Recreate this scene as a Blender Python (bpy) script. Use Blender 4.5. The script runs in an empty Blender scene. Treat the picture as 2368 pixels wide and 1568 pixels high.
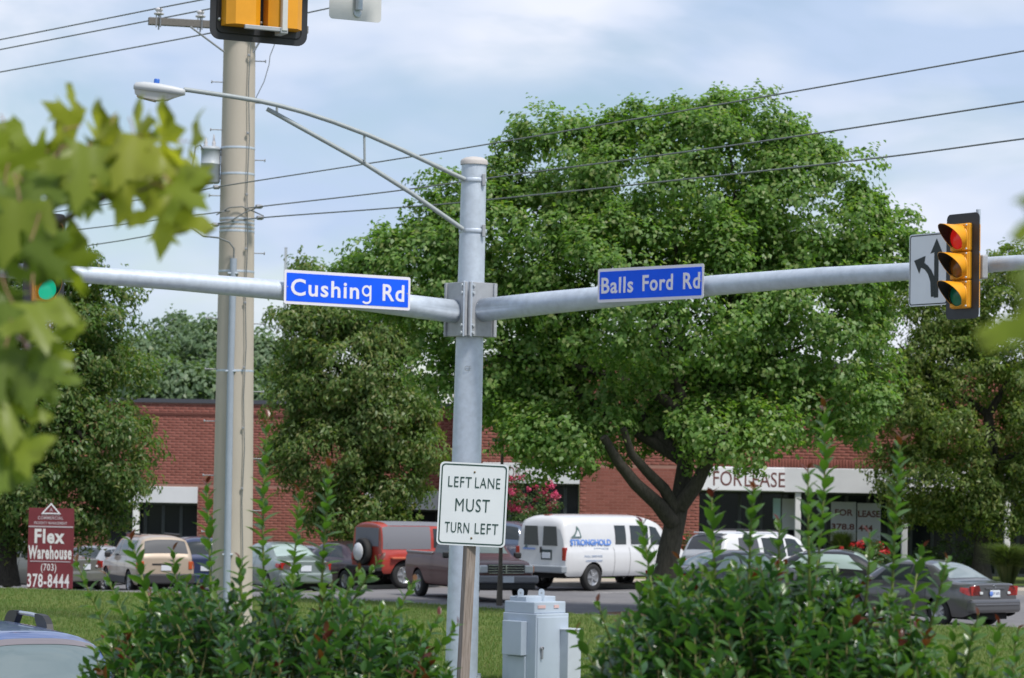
import bpy, bmesh, math, random
import numpy as np
from mathutils import Vector, Matrix, Quaternion

scene = bpy.context.scene
R = math.radians
# ------------------------------------------------------------------ camera
F = 6645.0                 # focal length in pixels of a 2367 px wide picture
CX, CY = 1183.5, 784.0
EYE = Vector((0.0, 0.0, 3.15))
CAMROT = Matrix.Rotation(R(90 + 2.72), 3, 'X') @ Matrix.Rotation(R(1.0), 3, 'Z')
cam_d = bpy.data.cameras.new('camera')
cam_d.sensor_width = 36.0
cam_d.lens = F / 2367.0 * 36.0
cam_d.clip_start = 0.1
cam_d.clip_end = 3000.0
cam_d.dof.use_dof = True
cam_d.dof.focus_distance = 25.0
cam_d.dof.aperture_fstop = 5.4
cam = bpy.data.objects.new('camera', cam_d)
cam.matrix_world = Matrix.Translation(EYE) @ CAMROT.to_4x4()
scene.collection.objects.link(cam)
scene.camera = cam

# ------------------------------------------------------------------ light
SUN_DIR = Vector((0.42, -0.46, 0.95)).normalized()
world = bpy.data.worlds.new('World')
scene.world = world
world.use_nodes = True
wn = world.node_tree.nodes
wl = world.node_tree.links
wn.clear()
def wnode(t, **kw):
    n = wn.new(t)
    for k, v in kw.items():
        setattr(n, k, v)
    return n
sky = wnode('ShaderNodeTexSky', sky_type='NISHITA', sun_disc=False)
sky.sun_elevation = math.asin(SUN_DIR.z)
sky.sun_rotation = math.atan2(SUN_DIR.x, SUN_DIR.y)
sky.air_density = 1.0
sky.dust_density = 0.6
tc = wnode('ShaderNodeTexCoord')
mp = wnode('ShaderNodeMapping')
mp.inputs['Scale'].default_value = (1.0, 1.0, 2.3)
mp.inputs['Rotation'].default_value = (0, R(9), 0)
wl.new(tc.outputs['Generated'], mp.inputs['Vector'])
n1 = wnode('ShaderNodeTexNoise')
n1.inputs['Scale'].default_value = 8.0
n1.inputs['Detail'].default_value = 5.0
n1.inputs['Roughness'].default_value = 0.52
n1.inputs['Distortion'].default_value = 0.35
wl.new(mp.outputs[0], n1.inputs['Vector'])
r1 = wnode('ShaderNodeValToRGB')
r1.color_ramp.elements[0].position = 0.40
r1.color_ramp.elements[0].color = (0, 0, 0, 1)
r1.color_ramp.elements[1].position = 0.58
r1.color_ramp.elements[1].color = (1, 1, 1, 1)
wl.new(n1.outputs['Fac'], r1.inputs['Fac'])
n2 = wnode('ShaderNodeTexNoise')
n2.inputs['Scale'].default_value = 5.2
n2.inputs['Detail'].default_value = 4.5
wl.new(mp.outputs[0], n2.inputs['Vector'])
r2 = wnode('ShaderNodeValToRGB')
r2.color_ramp.elements[0].position = 0.40
r2.color_ramp.elements[0].color = (0.33, 0.41, 0.55, 1)
r2.color_ramp.elements[1].position = 0.56
r2.color_ramp.elements[1].color = (0.54, 0.565, 0.635, 1)
wl.new(n2.outputs['Fac'], r2.inputs['Fac'])
bg_sky = wnode('ShaderNodeBackground')
bg_sky.inputs['Strength'].default_value = 0.075
wl.new(sky.outputs[0], bg_sky.inputs['Color'])
bg_cl = wnode('ShaderNodeBackground')
bg_cl.inputs['Strength'].default_value = 1.0
wl.new(r2.outputs[0], bg_cl.inputs['Color'])
mx = wnode('ShaderNodeMixShader')
ma = wnode('ShaderNodeMath', operation='MULTIPLY_ADD')
ma.inputs[1].default_value = 0.8
ma.inputs[2].default_value = 0.2
wl.new(r1.outputs[0], ma.inputs[0])
wl.new(ma.outputs[0], mx.inputs['Fac'])
wl.new(bg_sky.outputs[0], mx.inputs[1])
wl.new(bg_cl.outputs[0], mx.inputs[2])
wo = wnode('ShaderNodeOutputWorld')
wl.new(mx.outputs[0], wo.inputs['Surface'])

sun_d = bpy.data.lights.new('sun', 'SUN')
sun_d.energy = 2.5
sun_d.angle = R(10)
sun_d.color = (1.0, 0.95, 0.88)
sun = bpy.data.objects.new('sun', sun_d)
sun.rotation_euler = SUN_DIR.to_track_quat('Z', 'Y').to_euler()
sun.location = (10, -10, 40)
scene.collection.objects.link(sun)

scene.view_settings.view_transform = 'Standard'
scene.view_settings.look = 'None'
scene.view_settings.exposure = 0.72
scene.view_settings.gamma = 1.0
scene.view_settings.use_curve_mapping = False

# ------------------------------------------------------------------ pixel helpers
def ray(px, py):
    return CAMROT @ Vector(((px - CX) / F, -(py - CY) / F, -1.0))
def P(px, py, Y):
    """point on the ray through pixel (px, py) at distance Y in front of the eye"""
    w = ray(px, py)
    return EYE + w * (Y / w.y)
def sm(a, b, x):
    t = min(1.0, max(0.0, (x - a) / (b - a)))
    return t * t * (3 - 2 * t)
def H(x, y):
    """height of the ground: a bank under the photographer, a dip far left"""
    return 1.5 * (1 - sm(15.5, 21.5, y)) - 0.75 * sm(1, -9, x) * sm(72, 94, y)
def on_ground(px, Y):
    p = P(px, 1300, Y)
    return Vector((p.x, Y, H(p.x, Y)))

# ------------------------------------------------------------------ materials
MATS = {}
def mat(name, col, rough=0.6, metal=0.0, spec=0.5, var=0.0, vscale=6.0, bump=0.0, bscale=60.0,
        col2=None, emit=None, estr=0.0, coat=0.0, stretch=None, alpha=None):
    if name in MATS:
        return MATS[name]
    m = bpy.data.materials.new(name)
    m.use_nodes = True
    nt = m.node_tree
    b = nt.nodes['Principled BSDF']
    b.inputs['Base Color'].default_value = (*col, 1)
    b.inputs['Roughness'].default_value = rough
    b.inputs['Metallic'].default_value = metal
    b.inputs['Specular IOR Level'].default_value = spec
    b.inputs['Coat Weight'].default_value = coat
    b.inputs['Coat Roughness'].default_value = 0.04
    if emit:
        b.inputs['Emission Color'].default_value = (*emit, 1)
        b.inputs['Emission Strength'].default_value = estr
    if var > 0 or bump > 0 or col2:
        t = nt.nodes.new('ShaderNodeTexCoord')
        vec = t.outputs['Object']
        if stretch:
            mpn = nt.nodes.new('ShaderNodeMapping')
            mpn.inputs['Scale'].default_value = stretch
            nt.links.new(vec, mpn.inputs['Vector'])
            vec = mpn.outputs[0]
        if var > 0 or col2:
            n = nt.nodes.new('ShaderNodeTexNoise')
            n.inputs['Scale'].default_value = vscale
            n.inputs['Detail'].default_value = 5
            n.inputs['Roughness'].default_value = 0.6
            nt.links.new(vec, n.inputs['Vector'])
            rp = nt.nodes.new('ShaderNodeValToRGB')
            a = col if col2 else tuple(c * (1 - var) for c in col)
            c2 = col2 if col2 else tuple(min(1, c * (1 + var)) for c in col)
            rp.color_ramp.elements[0].position = 0.32
            rp.color_ramp.elements[0].color = (*a, 1)
            rp.color_ramp.elements[1].position = 0.68
            rp.color_ramp.elements[1].color = (*c2, 1)
            nt.links.new(n.outputs['Fac'], rp.inputs['Fac'])
            nt.links.new(rp.outputs[0], b.inputs['Base Color'])
        if bump > 0:
            n = nt.nodes.new('ShaderNodeTexNoise')
            n.inputs['Scale'].default_value = bscale
            n.inputs['Detail'].default_value = 4
            nt.links.new(vec, n.inputs['Vector'])
            bp = nt.nodes.new('ShaderNodeBump')
            bp.inputs['Strength'].default_value = bump
            bp.inputs['Distance'].default_value = 0.02
            nt.links.new(n.outputs['Fac'], bp.inputs['Height'])
            nt.links.new(bp.outputs[0], b.inputs['Normal'])
    MATS[name] = m
    return m

def leaf_mat(name, cols, trans=0.35, rough=0.42, spec=0.4, tint=(1.3, 1.5, 0.5), gain=1.0):
    """foliage: each leaf (mesh island) takes its own tone; light also passes through it"""
    if name in MATS:
        return MATS[name]
    m = bpy.data.materials.new(name)
    m.use_nodes = True
    nt = m.node_tree
    b = nt.nodes['Principled BSDF']
    b.inputs['Roughness'].default_value = rough
    b.inputs['Specular IOR Level'].default_value = spec
    g = nt.nodes.new('ShaderNodeNewGeometry')
    rp = nt.nodes.new('ShaderNodeValToRGB')
    els = rp.color_ramp.elements
    while len(els) < len(cols):
        els.new(0.5)
    for i, c in enumerate(cols):
        els[i].position = i / (len(cols) - 1)
        els[i].color = (c[0] * gain * (0.94 if gain > 1.6 else 0.88 if gain > 1 else 1), c[1] * gain, c[2] * gain, 1)
    nt.links.new(g.outputs['Random Per Island'], rp.inputs['Fac'])
    nt.links.new(rp.outputs[0], b.inputs['Base Color'])
    tr = nt.nodes.new('ShaderNodeBsdfTranslucent')
    mm = nt.nodes.new('ShaderNodeMix')
    mm.data_type = 'RGBA'
    mm.blend_type = 'MULTIPLY'
    mm.inputs[0].default_value = 1.0
    mm.inputs['B'].default_value = (*tint, 1)
    nt.links.new(rp.outputs[0], mm.inputs['A'])
    nt.links.new(mm.outputs['Result'], tr.inputs['Color'])
    mixs = nt.nodes.new('ShaderNodeMixShader')
    mixs.inputs['Fac'].default_value = trans
    nt.links.new(b.outputs[0], mixs.inputs[1])
    nt.links.new(tr.outputs[0], mixs.inputs[2])
    out = [n for n in nt.nodes if n.type == 'OUTPUT_MATERIAL'][0]
    nt.links.new(mixs.outputs[0], out.inputs['Surface'])
    MATS[name] = m
    return m

galv = mat('galvanised_steel', (0.50, 0.56, 0.64), rough=0.48, metal=0.25, var=0.10, vscale=9, bump=0.12, bscale=160)
galv_dull = mat('galvanised_plate', (0.36, 0.375, 0.40), rough=0.55, metal=0.2, var=0.10, vscale=8)
bolt_m = mat('bolt_steel', (0.50, 0.53, 0.56), rough=0.4, metal=0.4)
alu = mat('bare_aluminium', (0.60, 0.60, 0.59), rough=0.45, metal=0.3, var=0.06, vscale=5)
black_p = mat('black_backplate', (0.022, 0.024, 0.030), rough=0.45, var=0.15, vscale=4)
yellow_p = mat('signal_yellow', (0.74, 0.32, 0.012), rough=0.42, var=0.06, vscale=4)
vis_in = mat('visor_black', (0.012, 0.012, 0.012), rough=0.7)
white_s = mat('sign_white', (0.70, 0.73, 0.77), rough=0.35, var=0.03, vscale=3)
pink_b = mat('sign_border_white', (0.72, 0.70, 0.76), rough=0.4)
blue_s = mat('sign_blue', (0.012, 0.105, 0.82), rough=0.45, spec=0.12, var=0.08, vscale=2)
txt_w = mat('lettering_white', (0.74, 0.72, 0.78), rough=0.4)
txt_g = mat('lettering_dark_green', (0.018, 0.055, 0.048), rough=0.5)
txt_k = mat('lettering_black', (0.012, 0.02, 0.02), rough=0.5)
wood_post = mat('weathered_wood', (0.17, 0.135, 0.11), rough=0.85, col2=(0.33, 0.28, 0.25), vscale=9, stretch=(9, 9, 0.5), bump=0.4, bscale=25)
wood_arm = mat('crossarm_wood', (0.15, 0.14, 0.13), rough=0.9, var=0.25, vscale=14, stretch=(0.6, 8, 8))
pole_m = mat('pole_beige', (0.44, 0.395, 0.335), rough=0.75, var=0.07, vscale=1.6, stretch=(1, 1, 0.25), bump=0.05, bscale=90)
pvc = mat('conduit_grey', (0.30, 0.345, 0.41), rough=0.5, var=0.06)
galv_arm = mat('galvanised_arm', (0.30, 0.335, 0.345), rough=0.6, metal=0.15, var=0.08, vscale=8)
wire_m = mat('wire_dark', (0.15, 0.165, 0.17), rough=0.6)
steel_m = mat('hardware_steel', (0.30, 0.31, 0.33), rough=0.5, metal=0.4)
ceramic = mat('insulator_grey', (0.55, 0.54, 0.56), rough=0.25)
transf_m = mat('transformer_grey', (0.38, 0.42, 0.46), rough=0.45, var=0.12, vscale=5)
cab_m = mat('cabinet_paint', (0.41, 0.475, 0.55), rough=0.42, var=0.05, vscale=2.5)
red_sticker = mat('sticker_red', (0.62, 0.22, 0.20), rough=0.5)
maroon_s = mat('sign_maroon', (0.16, 0.022, 0.032), rough=0.6, var=0.12, vscale=3)

# ------------------------------------------------------------------ mesh helpers
COL = scene.collection
class MB:
    """collects shapes; build() links them as ONE mesh object"""
    def __init__(s):
        s.v = []; s.f = []; s.m = []; s.s = []
    def add(s, verts, faces, mi=0, smooth=False):
        o = len(s.v)
        s.v += [tuple(p) for p in verts]
        for fc in faces:
            s.f.append([i + o for i in fc]); s.m.append(mi); s.s.append(smooth)
        return s
    def box(s, c, size, rot=None, mi=0):
        hx, hy, hz = size[0] / 2, size[1] / 2, size[2] / 2
        pts = [Vector((x, y, z)) for x in (-hx, hx) for y in (-hy, hy) for z in (-hz, hz)]
        if rot is not None:
            pts = [rot @ p for p in pts]
        c = Vector(c)
        return s.add([p + c for p in pts], [(0, 1, 3, 2), (4, 6, 7, 5), (0, 4, 5, 1), (2, 3, 7, 6), (0, 2, 6, 4), (1, 5, 7, 3)], mi)
    def rbox(s, c, size, r=0.01, seg=2, rot=None, mi=0):
        bm = bmesh.new()
        bmesh.ops.create_cube(bm, size=1.0)
        bmesh.ops.scale(bm, vec=size, verts=bm.verts)
        bmesh.ops.bevel(bm, geom=list(bm.edges), offset=min(r, min(size) * 0.49), segments=seg, affect='EDGES', profile=0.5)
        bm.verts.index_update()
        vs = [v.co.copy() for v in bm.verts]
        fs = [[v.index for v in f.verts] for f in bm.faces]
        bm.free()
        if rot is not None:
            vs = [rot @ p for p in vs]
        c = Vector(c)
        return s.add([p + c for p in vs], fs, mi, False)
    def tube(s, pts, rad, n=12, mi=0, cap=True, smooth=True):
        pts = [Vector(p) for p in pts]
        if not hasattr(rad, '__len__'):
            rad = [rad] * len(pts)
        vs = []; fs = []
        prev = None
        for i, p in enumerate(pts):
            t = (pts[min(i + 1, len(pts) - 1)] - pts[max(i - 1, 0)]).normalized()
            if prev is None:
                a = Vector((0, 0, 1)) if abs(t.z) < 0.9 else Vector((1, 0, 0))
                u = t.cross(a).normalized()
            else:
                u = (prev - t * prev.dot(t)).normalized()
            prev = u
            w = t.cross(u)
            for k in range(n):
                an = 2 * math.pi * k / n
                vs.append(p + (u * math.cos(an) + w * math.sin(an)) * rad[i])
        for i in range(len(pts) - 1):
            for k in range(n):
                k2 = (k + 1) % n
                fs.append((i * n + k, i * n + k2, (i + 1) * n + k2, (i + 1) * n + k))
        s.add(vs, fs, mi, smooth)
        if cap:
            s.add(vs[:n], [tuple(range(n))[::-1]], mi)
            s.add(vs[-n:], [tuple(range(n))], mi)
        return s
    def lathe(s, prof, n=24, axis='Z', c=(0, 0, 0), mi=0, smooth=True):
        """prof: (radius, height) pairs"""
        c = Vector(c); vs = []; fs = []
        for r, h in prof:
            for k in range(n):
                an = 2 * math.pi * k / n
                a, b = r * math.cos(an), r * math.sin(an)
                q = {'Z': (a, b, h), 'Y': (a, h, b), 'X': (h, a, b)}[axis]
                vs.append(Vector(q) + c)
        for i in range(len(prof) - 1):
            for k in range(n):
                k2 = (k + 1) % n
                fs.append((i * n + k, i * n + k2, (i + 1) * n + k2, (i + 1) * n + k))
        return s.add(vs, fs, mi, smooth)
    def prism(s, pts2, y0, y1, mi=0):
        """polygon in XZ, extruded from y0 to y1"""
        n = len(pts2)
        vs = [(x, y0, z) for x, z in pts2] + [(x, y1, z) for x, z in pts2]
        fs = [tuple(range(n)), tuple(range(2 * n - 1, n - 1, -1))]
        fs += [(i, i + n, (i + 1) % n + n, (i + 1) % n) for i in range(n)]
        return s.add(vs, fs, mi)
    def ring(s, outer, inner, y0, y1, mi=0):
        n = len(outer)
        vs = [(x, y0, z) for x, z in outer] + [(x, y0, z) for x, z in inner] + [(x, y1, z) for x, z in outer] + [(x, y1, z) for x, z in inner]
        fs = []
        for i in range(n):
            j = (i + 1) % n
            fs += [(i, j, n + j, n + i), (i, 2 * n + i, 2 * n + j, j), (n + i, n + j, 3 * n + j, 3 * n + i)]
        return s.add(vs, fs, mi)
    def mesh(s, name):
        me = bpy.data.meshes.new(name)
        me.from_pydata(s.v, [], s.f)
        me.polygons.foreach_set('material_index', s.m)
        me.polygons.foreach_set('use_smooth', s.s)
        me.update()
        return me
    def build(s, name, mats, parent=None, loc=None, rot=None):
        return obj(name, s.mesh(name), mats, parent, loc, rot)

def fixn(me):
    bm = bmesh.new(); bm.from_mesh(me)
    bmesh.ops.recalc_face_normals(bm, faces=bm.faces)
    bm.to_mesh(me); bm.free()
    return me
def obj(name, me, mats, parent=None, loc=None, rot=None):
    if mats is not None and not me.materials:
        for m in (mats if isinstance(mats, (list, tuple)) else [mats]):
            me.materials.append(m)
    o = bpy.data.objects.new(name, me)
    COL.objects.link(o)
    if parent is not None:
        o.parent = parent
    if loc is not None:
        o.location = loc
    if rot is not None:
        o.rotation_euler = rot
    return o
def tag(o, label=None, cat=None, group=None, kind=None):
    if label: o['label'] = label
    if cat: o['category'] = cat
    if group: o['group'] = group
    if kind: o['kind'] = kind
    return o
def thing(name, label, cat, loc=(0, 0, 0), rotz=0.0, group=None):
    o = bpy.data.objects.new(name, None)
    o.empty_display_size = 0.2
    COL.objects.link(o)
    o.location = loc
    o.rotation_euler = (0, 0, rotz)
    return tag(o, label, cat, group)
def rrect(w, h, r, n=6, cx=0.0, cz=0.0):
    pts = []
    for (sx, sz, a0) in ((1, 1, 0), (-1, 1, 90), (-1, -1, 180), (1, -1, 270)):
        for k in range(n + 1):
            a = R(a0 + 90 * k / n)
            pts.append((cx + sx * (w / 2 - r) + r * math.cos(a), cz + sz * (h / 2 - r) + r * math.sin(a)))
    return pts
def quad_mesh(name, V, smooth=False):
    """V: (n, k, 3) array -> n separate k-gons in one mesh"""
    n, k = V.shape[:2]
    me = bpy.data.meshes.new(name)
    me.vertices.add(n * k)
    me.vertices.foreach_set('co', V.reshape(-1).astype(np.float32))
    me.loops.add(n * k)
    me.loops.foreach_set('vertex_index', np.arange(n * k, dtype=np.int32))
    me.polygons.add(n)
    me.polygons.foreach_set('loop_start', np.arange(0, n * k, k, dtype=np.int32))
    me.polygons.foreach_set('loop_total', np.full(n, k, dtype=np.int32))
    if smooth:
        me.polygons.foreach_set('use_smooth', np.ones(n, dtype=bool))
    me.update(calc_edges=True)
    return me
def stamp_mesh(name, tv, tf, M, smooth=True):
    """template verts tv (k,3), faces tf (list of equal-length tuples), transforms M (n,4,4)"""
    tv = np.asarray(tv); k = len(tv); n = len(M)
    hv = np.concatenate([tv, np.ones((k, 1))], 1)
    V = np.einsum('nij,kj->nki', M, hv)[:, :, :3]
    tf = np.asarray(tf, dtype=np.int32)
    fl = (tf[None] + (np.arange(n, dtype=np.int32) * k)[:, None, None]).reshape(-1, tf.shape[1])
    me = bpy.data.meshes.new(name)
    me.vertices.add(n * k)
    me.vertices.foreach_set('co', V.reshape(-1).astype(np.float32))
    me.loops.add(fl.size)
    me.loops.foreach_set('vertex_index', fl.reshape(-1))
    me.polygons.add(len(fl))
    me.polygons.foreach_set('loop_start', np.arange(0, fl.size, tf.shape[1], dtype=np.int32))
    me.polygons.foreach_set('loop_total', np.full(len(fl), tf.shape[1], dtype=np.int32))
    if smooth:
        me.polygons.foreach_set('use_smooth', np.ones(len(fl), dtype=bool))
    me.update(calc_edges=True)
    return me
def text(name, body, w, h, material, parent, loc=(0, 0, 0), bold=0.0, rot=None, depth=0.0015, space=1.0):
    """lettering as a mesh, fitted into w x h, standing in the XZ plane and read from -Y"""
    cu = bpy.data.curves.new('text', 'FONT')
    cu.body = body
    cu.size = 1.0
    cu.offset = bold
    cu.extrude = 0.02
    cu.space_character = space
    cu.resolution_u = 3
    cu.fill_mode = 'BOTH'
    o = bpy.data.objects.new('text', cu)
    COL.objects.link(o)
    bpy.context.view_layer.update()
    me = bpy.data.meshes.new_from_object(o.evaluated_get(bpy.context.evaluated_depsgraph_get()))
    bpy.data.objects.remove(o)
    bpy.data.curves.remove(cu)
    n = len(me.vertices)
    c = np.empty(n * 3, dtype=np.float32)
    me.vertices.foreach_get('co', c)
    c = c.reshape(-1, 3)
    lo, hi = c.min(0), c.max(0)
    x = (c[:, 0] - (lo[0] + hi[0]) / 2) / (hi[0] - lo[0]) * w
    z = (c[:, 1] - (lo[1] + hi[1]) / 2) / (hi[1] - lo[1]) * h
    y = -(c[:, 2] / 0.02) * depth
    me.vertices.foreach_set('co', np.stack([x, y, z], 1).reshape(-1).astype(np.float32))
    me.materials.clear()
    me.name = name
    me.update()
    return obj(name, me, material, parent, loc, rot)

# ================================================================== SETTING
def ground_hit(px, py, z=0.0):
    w = ray(px, py)
    return EYE + w * ((z - EYE.z) / w.z)
def grid_mesh(name, xs, ys, zf):
    """ys: function of x giving a list of y"""
    v = []; f = []
    cols = []
    for x in xs:
        yy = ys(x)
        cols.append(len(yy))
        for y in yy:
            v.append((x, y, zf(x, y)))
    n = cols[0]
    for i in range(len(xs) - 1):
        for j in range(n - 1):
            a = i * n + j
            f.append((a, a + n, a + n + 1, a + 1))
    return MB().add(v, f, 0, True).mesh(name)

def ground_material(name, ramps, scales, bump=0.5):
    m = bpy.data.materials.new(name); m.use_nodes = True
    nt = m.node_tree; b = nt.nodes['Principled BSDF']
    b.inputs['Roughness'].default_value = 0.9
    b.inputs['Specular IOR Level'].default_value = 0.15
    t = nt.nodes.new('ShaderNodeTexCoord')
    prev = None
    for (c0, c1, lo, hi), sc in zip(ramps, scales):
        n = nt.nodes.new('ShaderNodeTexNoise'); n.inputs['Scale'].default_value = sc
        n.inputs['Detail'].default_value = 6; n.inputs['Roughness'].default_value = 0.65
        nt.links.new(t.outputs['Object'], n.inputs['Vector'])
        rp = nt.nodes.new('ShaderNodeValToRGB')
        rp.color_ramp.elements[0].position = lo; rp.color_ramp.elements[0].color = (*c0, 1)
        rp.color_ramp.elements[1].position = hi; rp.color_ramp.elements[1].color = (*c1, 1)
        nt.links.new(n.outputs['Fac'], rp.inputs['Fac'])
        if prev is None:
            prev = rp.outputs[0]
        else:
            mm = nt.nodes.new('ShaderNodeMix'); mm.data_type = 'RGBA'; mm.blend_type = 'MULTIPLY'
            mm.inputs[0].default_value = 1.0
            nt.links.new(prev, mm.inputs['A']); nt.links.new(rp.outputs[0], mm.inputs['B'])
            prev = mm.outputs['Result']
    nt.links.new(prev, b.inputs['Base Color'])
    n = nt.nodes.new('ShaderNodeTexNoise'); n.inputs['Scale'].default_value = 40
    nt.links.new(t.outputs['Object'], n.inputs['Vector'])
    bp = nt.nodes.new('ShaderNodeBump'); bp.inputs['Strength'].default_value = bump; bp.inputs['Distance'].default_value = 0.05
    nt.links.new(n.outputs['Fac'], bp.inputs['Height']); nt.links.new(bp.outputs[0], b.inputs['Normal'])
    return m
lawn_m = ground_material('lawn', [((0.078, 0.145, 0.032), (0.17, 0.205, 0.065), 0.35, 0.68), ((0.7, 0.7, 0.7), (1.15, 1.1, 1.0), 0.3, 0.7)], (0.55, 7.0))
asph_m = ground_material('asphalt', [((0.15, 0.15, 0.16), (0.21, 0.205, 0.21), 0.35, 0.65), ((0.85, 0.85, 0.85), (1.1, 1.1, 1.1), 0.3, 0.7)], (0.35, 30.0), 0.25)
walk_m = ground_material('concrete_walk', [((0.36, 0.31, 0.25), (0.44, 0.39, 0.33), 0.35, 0.65), ((0.85, 0.85, 0.85), (1.1, 1.1, 1.1), 0.3, 0.7)], (0.8, 20.0), 0.2)
mulch_m = ground_material('mulch', [((0.075, 0.045, 0.035), (0.15, 0.10, 0.075), 0.35, 0.65), ((0.6, 0.6, 0.6), (1.2, 1.2, 1.2), 0.3, 0.7)], (2.0, 25.0), 0.8)
line_m = mat('road_paint', (0.55, 0.55, 0.55), rough=0.7, var=0.15, vscale=4)
kerb_m = mat('kerb_concrete', (0.36, 0.34, 0.31), rough=0.85, var=0.12, vscale=3)

gx = sorted(set([-900, -500, -250, -120, -70] + list(np.arange(-45, 45.1, 1.5)) + [70, 120, 250, 500, 900]))
gy = sorted(set([-80, -40, -15, 0, 6, 12] + list(np.arange(14, 24, 0.75)) + list(np.arange(25, 120, 3.0)) + [130, 160, 220, 350, 600, 1000, 1800]))
tag(obj('ground', grid_mesh('ground', gx, lambda x: gy, lambda x, y: H(x, y)), lawn_m), 'wide grassy ground sheet reaching to the horizon', None, None, 'structure')

LAWN = 0.10
_e = [ground_hit(px, py, LAWN) for px, py in ((80, 1361), (900, 1390), (1107, 1403), (1322, 1419), (2360, 1450))]
_ex = [p.x for p in _e]; _ey = [p.y for p in _e]
def y_near(x):
    if x <= _ex[0]: return _ey[0] + (_ex[0] - x) * 0.35
    if x >= _ex[-1]: return _ey[-1] - (x - _ex[-1]) * 0.3
    return float(np.interp(x, _ex, _ey))
def y_far(x):
    return 82.3 + 20.0 * sm(-4, -7.5, x)
xs = list(np.arange(-45, 45.1, 1.0))
lot_y = lambda x: list(np.linspace(y_near(x), y_far(x), 24))
tag(obj('parking_lot', grid_mesh('parking_lot', xs, lot_y, lambda x, y: H(x, y) + 0.008), asph_m), 'grey asphalt parking lot in front of the brick building', None, None, 'structure')
lawn_y = lambda x: list(np.linspace(41.2, y_near(x) - 0.15, 20))
tag(obj('lawn', grid_mesh('lawn', xs, lawn_y, lambda x, y: H(x, y) + LAWN), lawn_m), 'mown lawn between the road and the parking lot', None, None, 'structure')
def kerb(name, xs, yf, z0, z1, w, label):
    mb = MB()
    v = []; f = []
    for x in xs:
        y = yf(x); h = H(x, y)
        v += [(x, y, h + z0), (x, y, h + z1), (x, y + w, h + z1 - 0.004), (x, y + w, h + z0)]
    for i in range(len(xs) - 1):
        for k in range(3):
            a = i * 4 + k
            f.append((a, a + 4, a + 5, a + 1))
    mb.add(v, f)
    return tag(mb.build(name, kerb_m), label, None, None, 'structure')
kerb('kerb', xs, lambda x: y_near(x) - 0.15, 0.0, LAWN + 0.003, 0.15, 'concrete kerb where the lawn meets the parking lot')
kerb('kerb', xs, lambda x: 41.05, 0.0, LAWN + 0.012, 0.16, 'concrete kerb where the lawn meets the road')
tag(obj('road', grid_mesh('road', xs, lambda x: [23.5, 29, 35, 41.1], lambda x, y: H(x, y) + 0.008), asph_m), 'asphalt road running in front of the lawn', None, None, 'structure')
for yy in (32.2, 32.5):
    tag(obj('road_marking', grid_mesh('road_marking', xs, lambda x: [yy, yy + 0.11], lambda x, y: H(x, y) + 0.014), mat('road_yellow', (0.5, 0.33, 0.05), rough=0.7)), 'yellow centre line on the road', None, None, 'structure')
kerb('kerb', xs, lambda x: 23.35, 0.0, 0.13, 0.16, 'concrete kerb on the near side of the road')
# walk and planting strip behind the parked van
xs2 = list(np.arange(-4.4, 45.1, 1.0))
tag(obj('pavement', grid_mesh('pavement', xs2, lambda x: [82.3, 84, 86.6], lambda x, y: H(x, y) + 0.12), walk_m), 'tan concrete walk behind the parked white van', None, None, 'structure')
kerb('kerb', xs2, lambda x: 82.2, 0.0, 0.125, 0.14, 'concrete kerb between the lot and the tan walk')
# parking stripes
for i in range(5):
    px = 1380 + i * 95
    a = ground_hit(px, 1372); b = ground_hit(px + 120, 1369)
    d = (b - a).normalized(); n = Vector((-d.y, d.x, 0)) * 0.05
    if i == 0:
        pts = [a - n, a + n, b + n, b - n]
        tag(MB().add([(q.x, q.y, H(q.x, q.y) + 0.014) for q in pts], [(0, 1, 2, 3)]).build('parking_stripe', line_m), 'worn white stripe on the parking lot beside the van', None, None, 'structure')

# grass blades in the part of the lawn that the photograph sees
rng = np.random.default_rng(5)
def grass(n, seed):
    r = np.random.default_rng(seed)
    y = 43.0 + 34 * r.random(n) ** 1.4
    x = (r.random(n) * 2 - 1) * 0.20 * y
    ok = np.array([yy < y_near(xx) - 0.2 for xx, yy in zip(x, y)])
    x, y = x[ok], y[ok]; n = len(x)
    z = np.full(n, LAWN - 0.005)
    h = 0.035 + 0.05 * r.random(n)
    a = r.random(n) * 6.28
    w = 0.006 + 0.006 * r.random(n)
    dx, dy = np.cos(a) * w, np.sin(a) * w
    lx, ly = (r.random(n) - .5) * 0.06, (r.random(n) - .5) * 0.06
    V = np.stack([np.stack([x - dx, y - dy, z], 1), np.stack([x + dx, y + dy, z], 1), np.stack([x + lx, y + ly, z + h], 1)], 1)
    return quad_mesh('grass', V)
grass_m = leaf_mat('grass_blade', [(0.085, 0.16, 0.03), (0.11, 0.19, 0.04), (0.155, 0.215, 0.06), (0.22, 0.225, 0.085)], trans=0.4, rough=0.6, tint=(1.3, 1.35, 0.6))
tag(obj('grass', grass(200000, 3), grass_m), 'short mown grass blades of the lawn', None, None, 'stuff')

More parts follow.
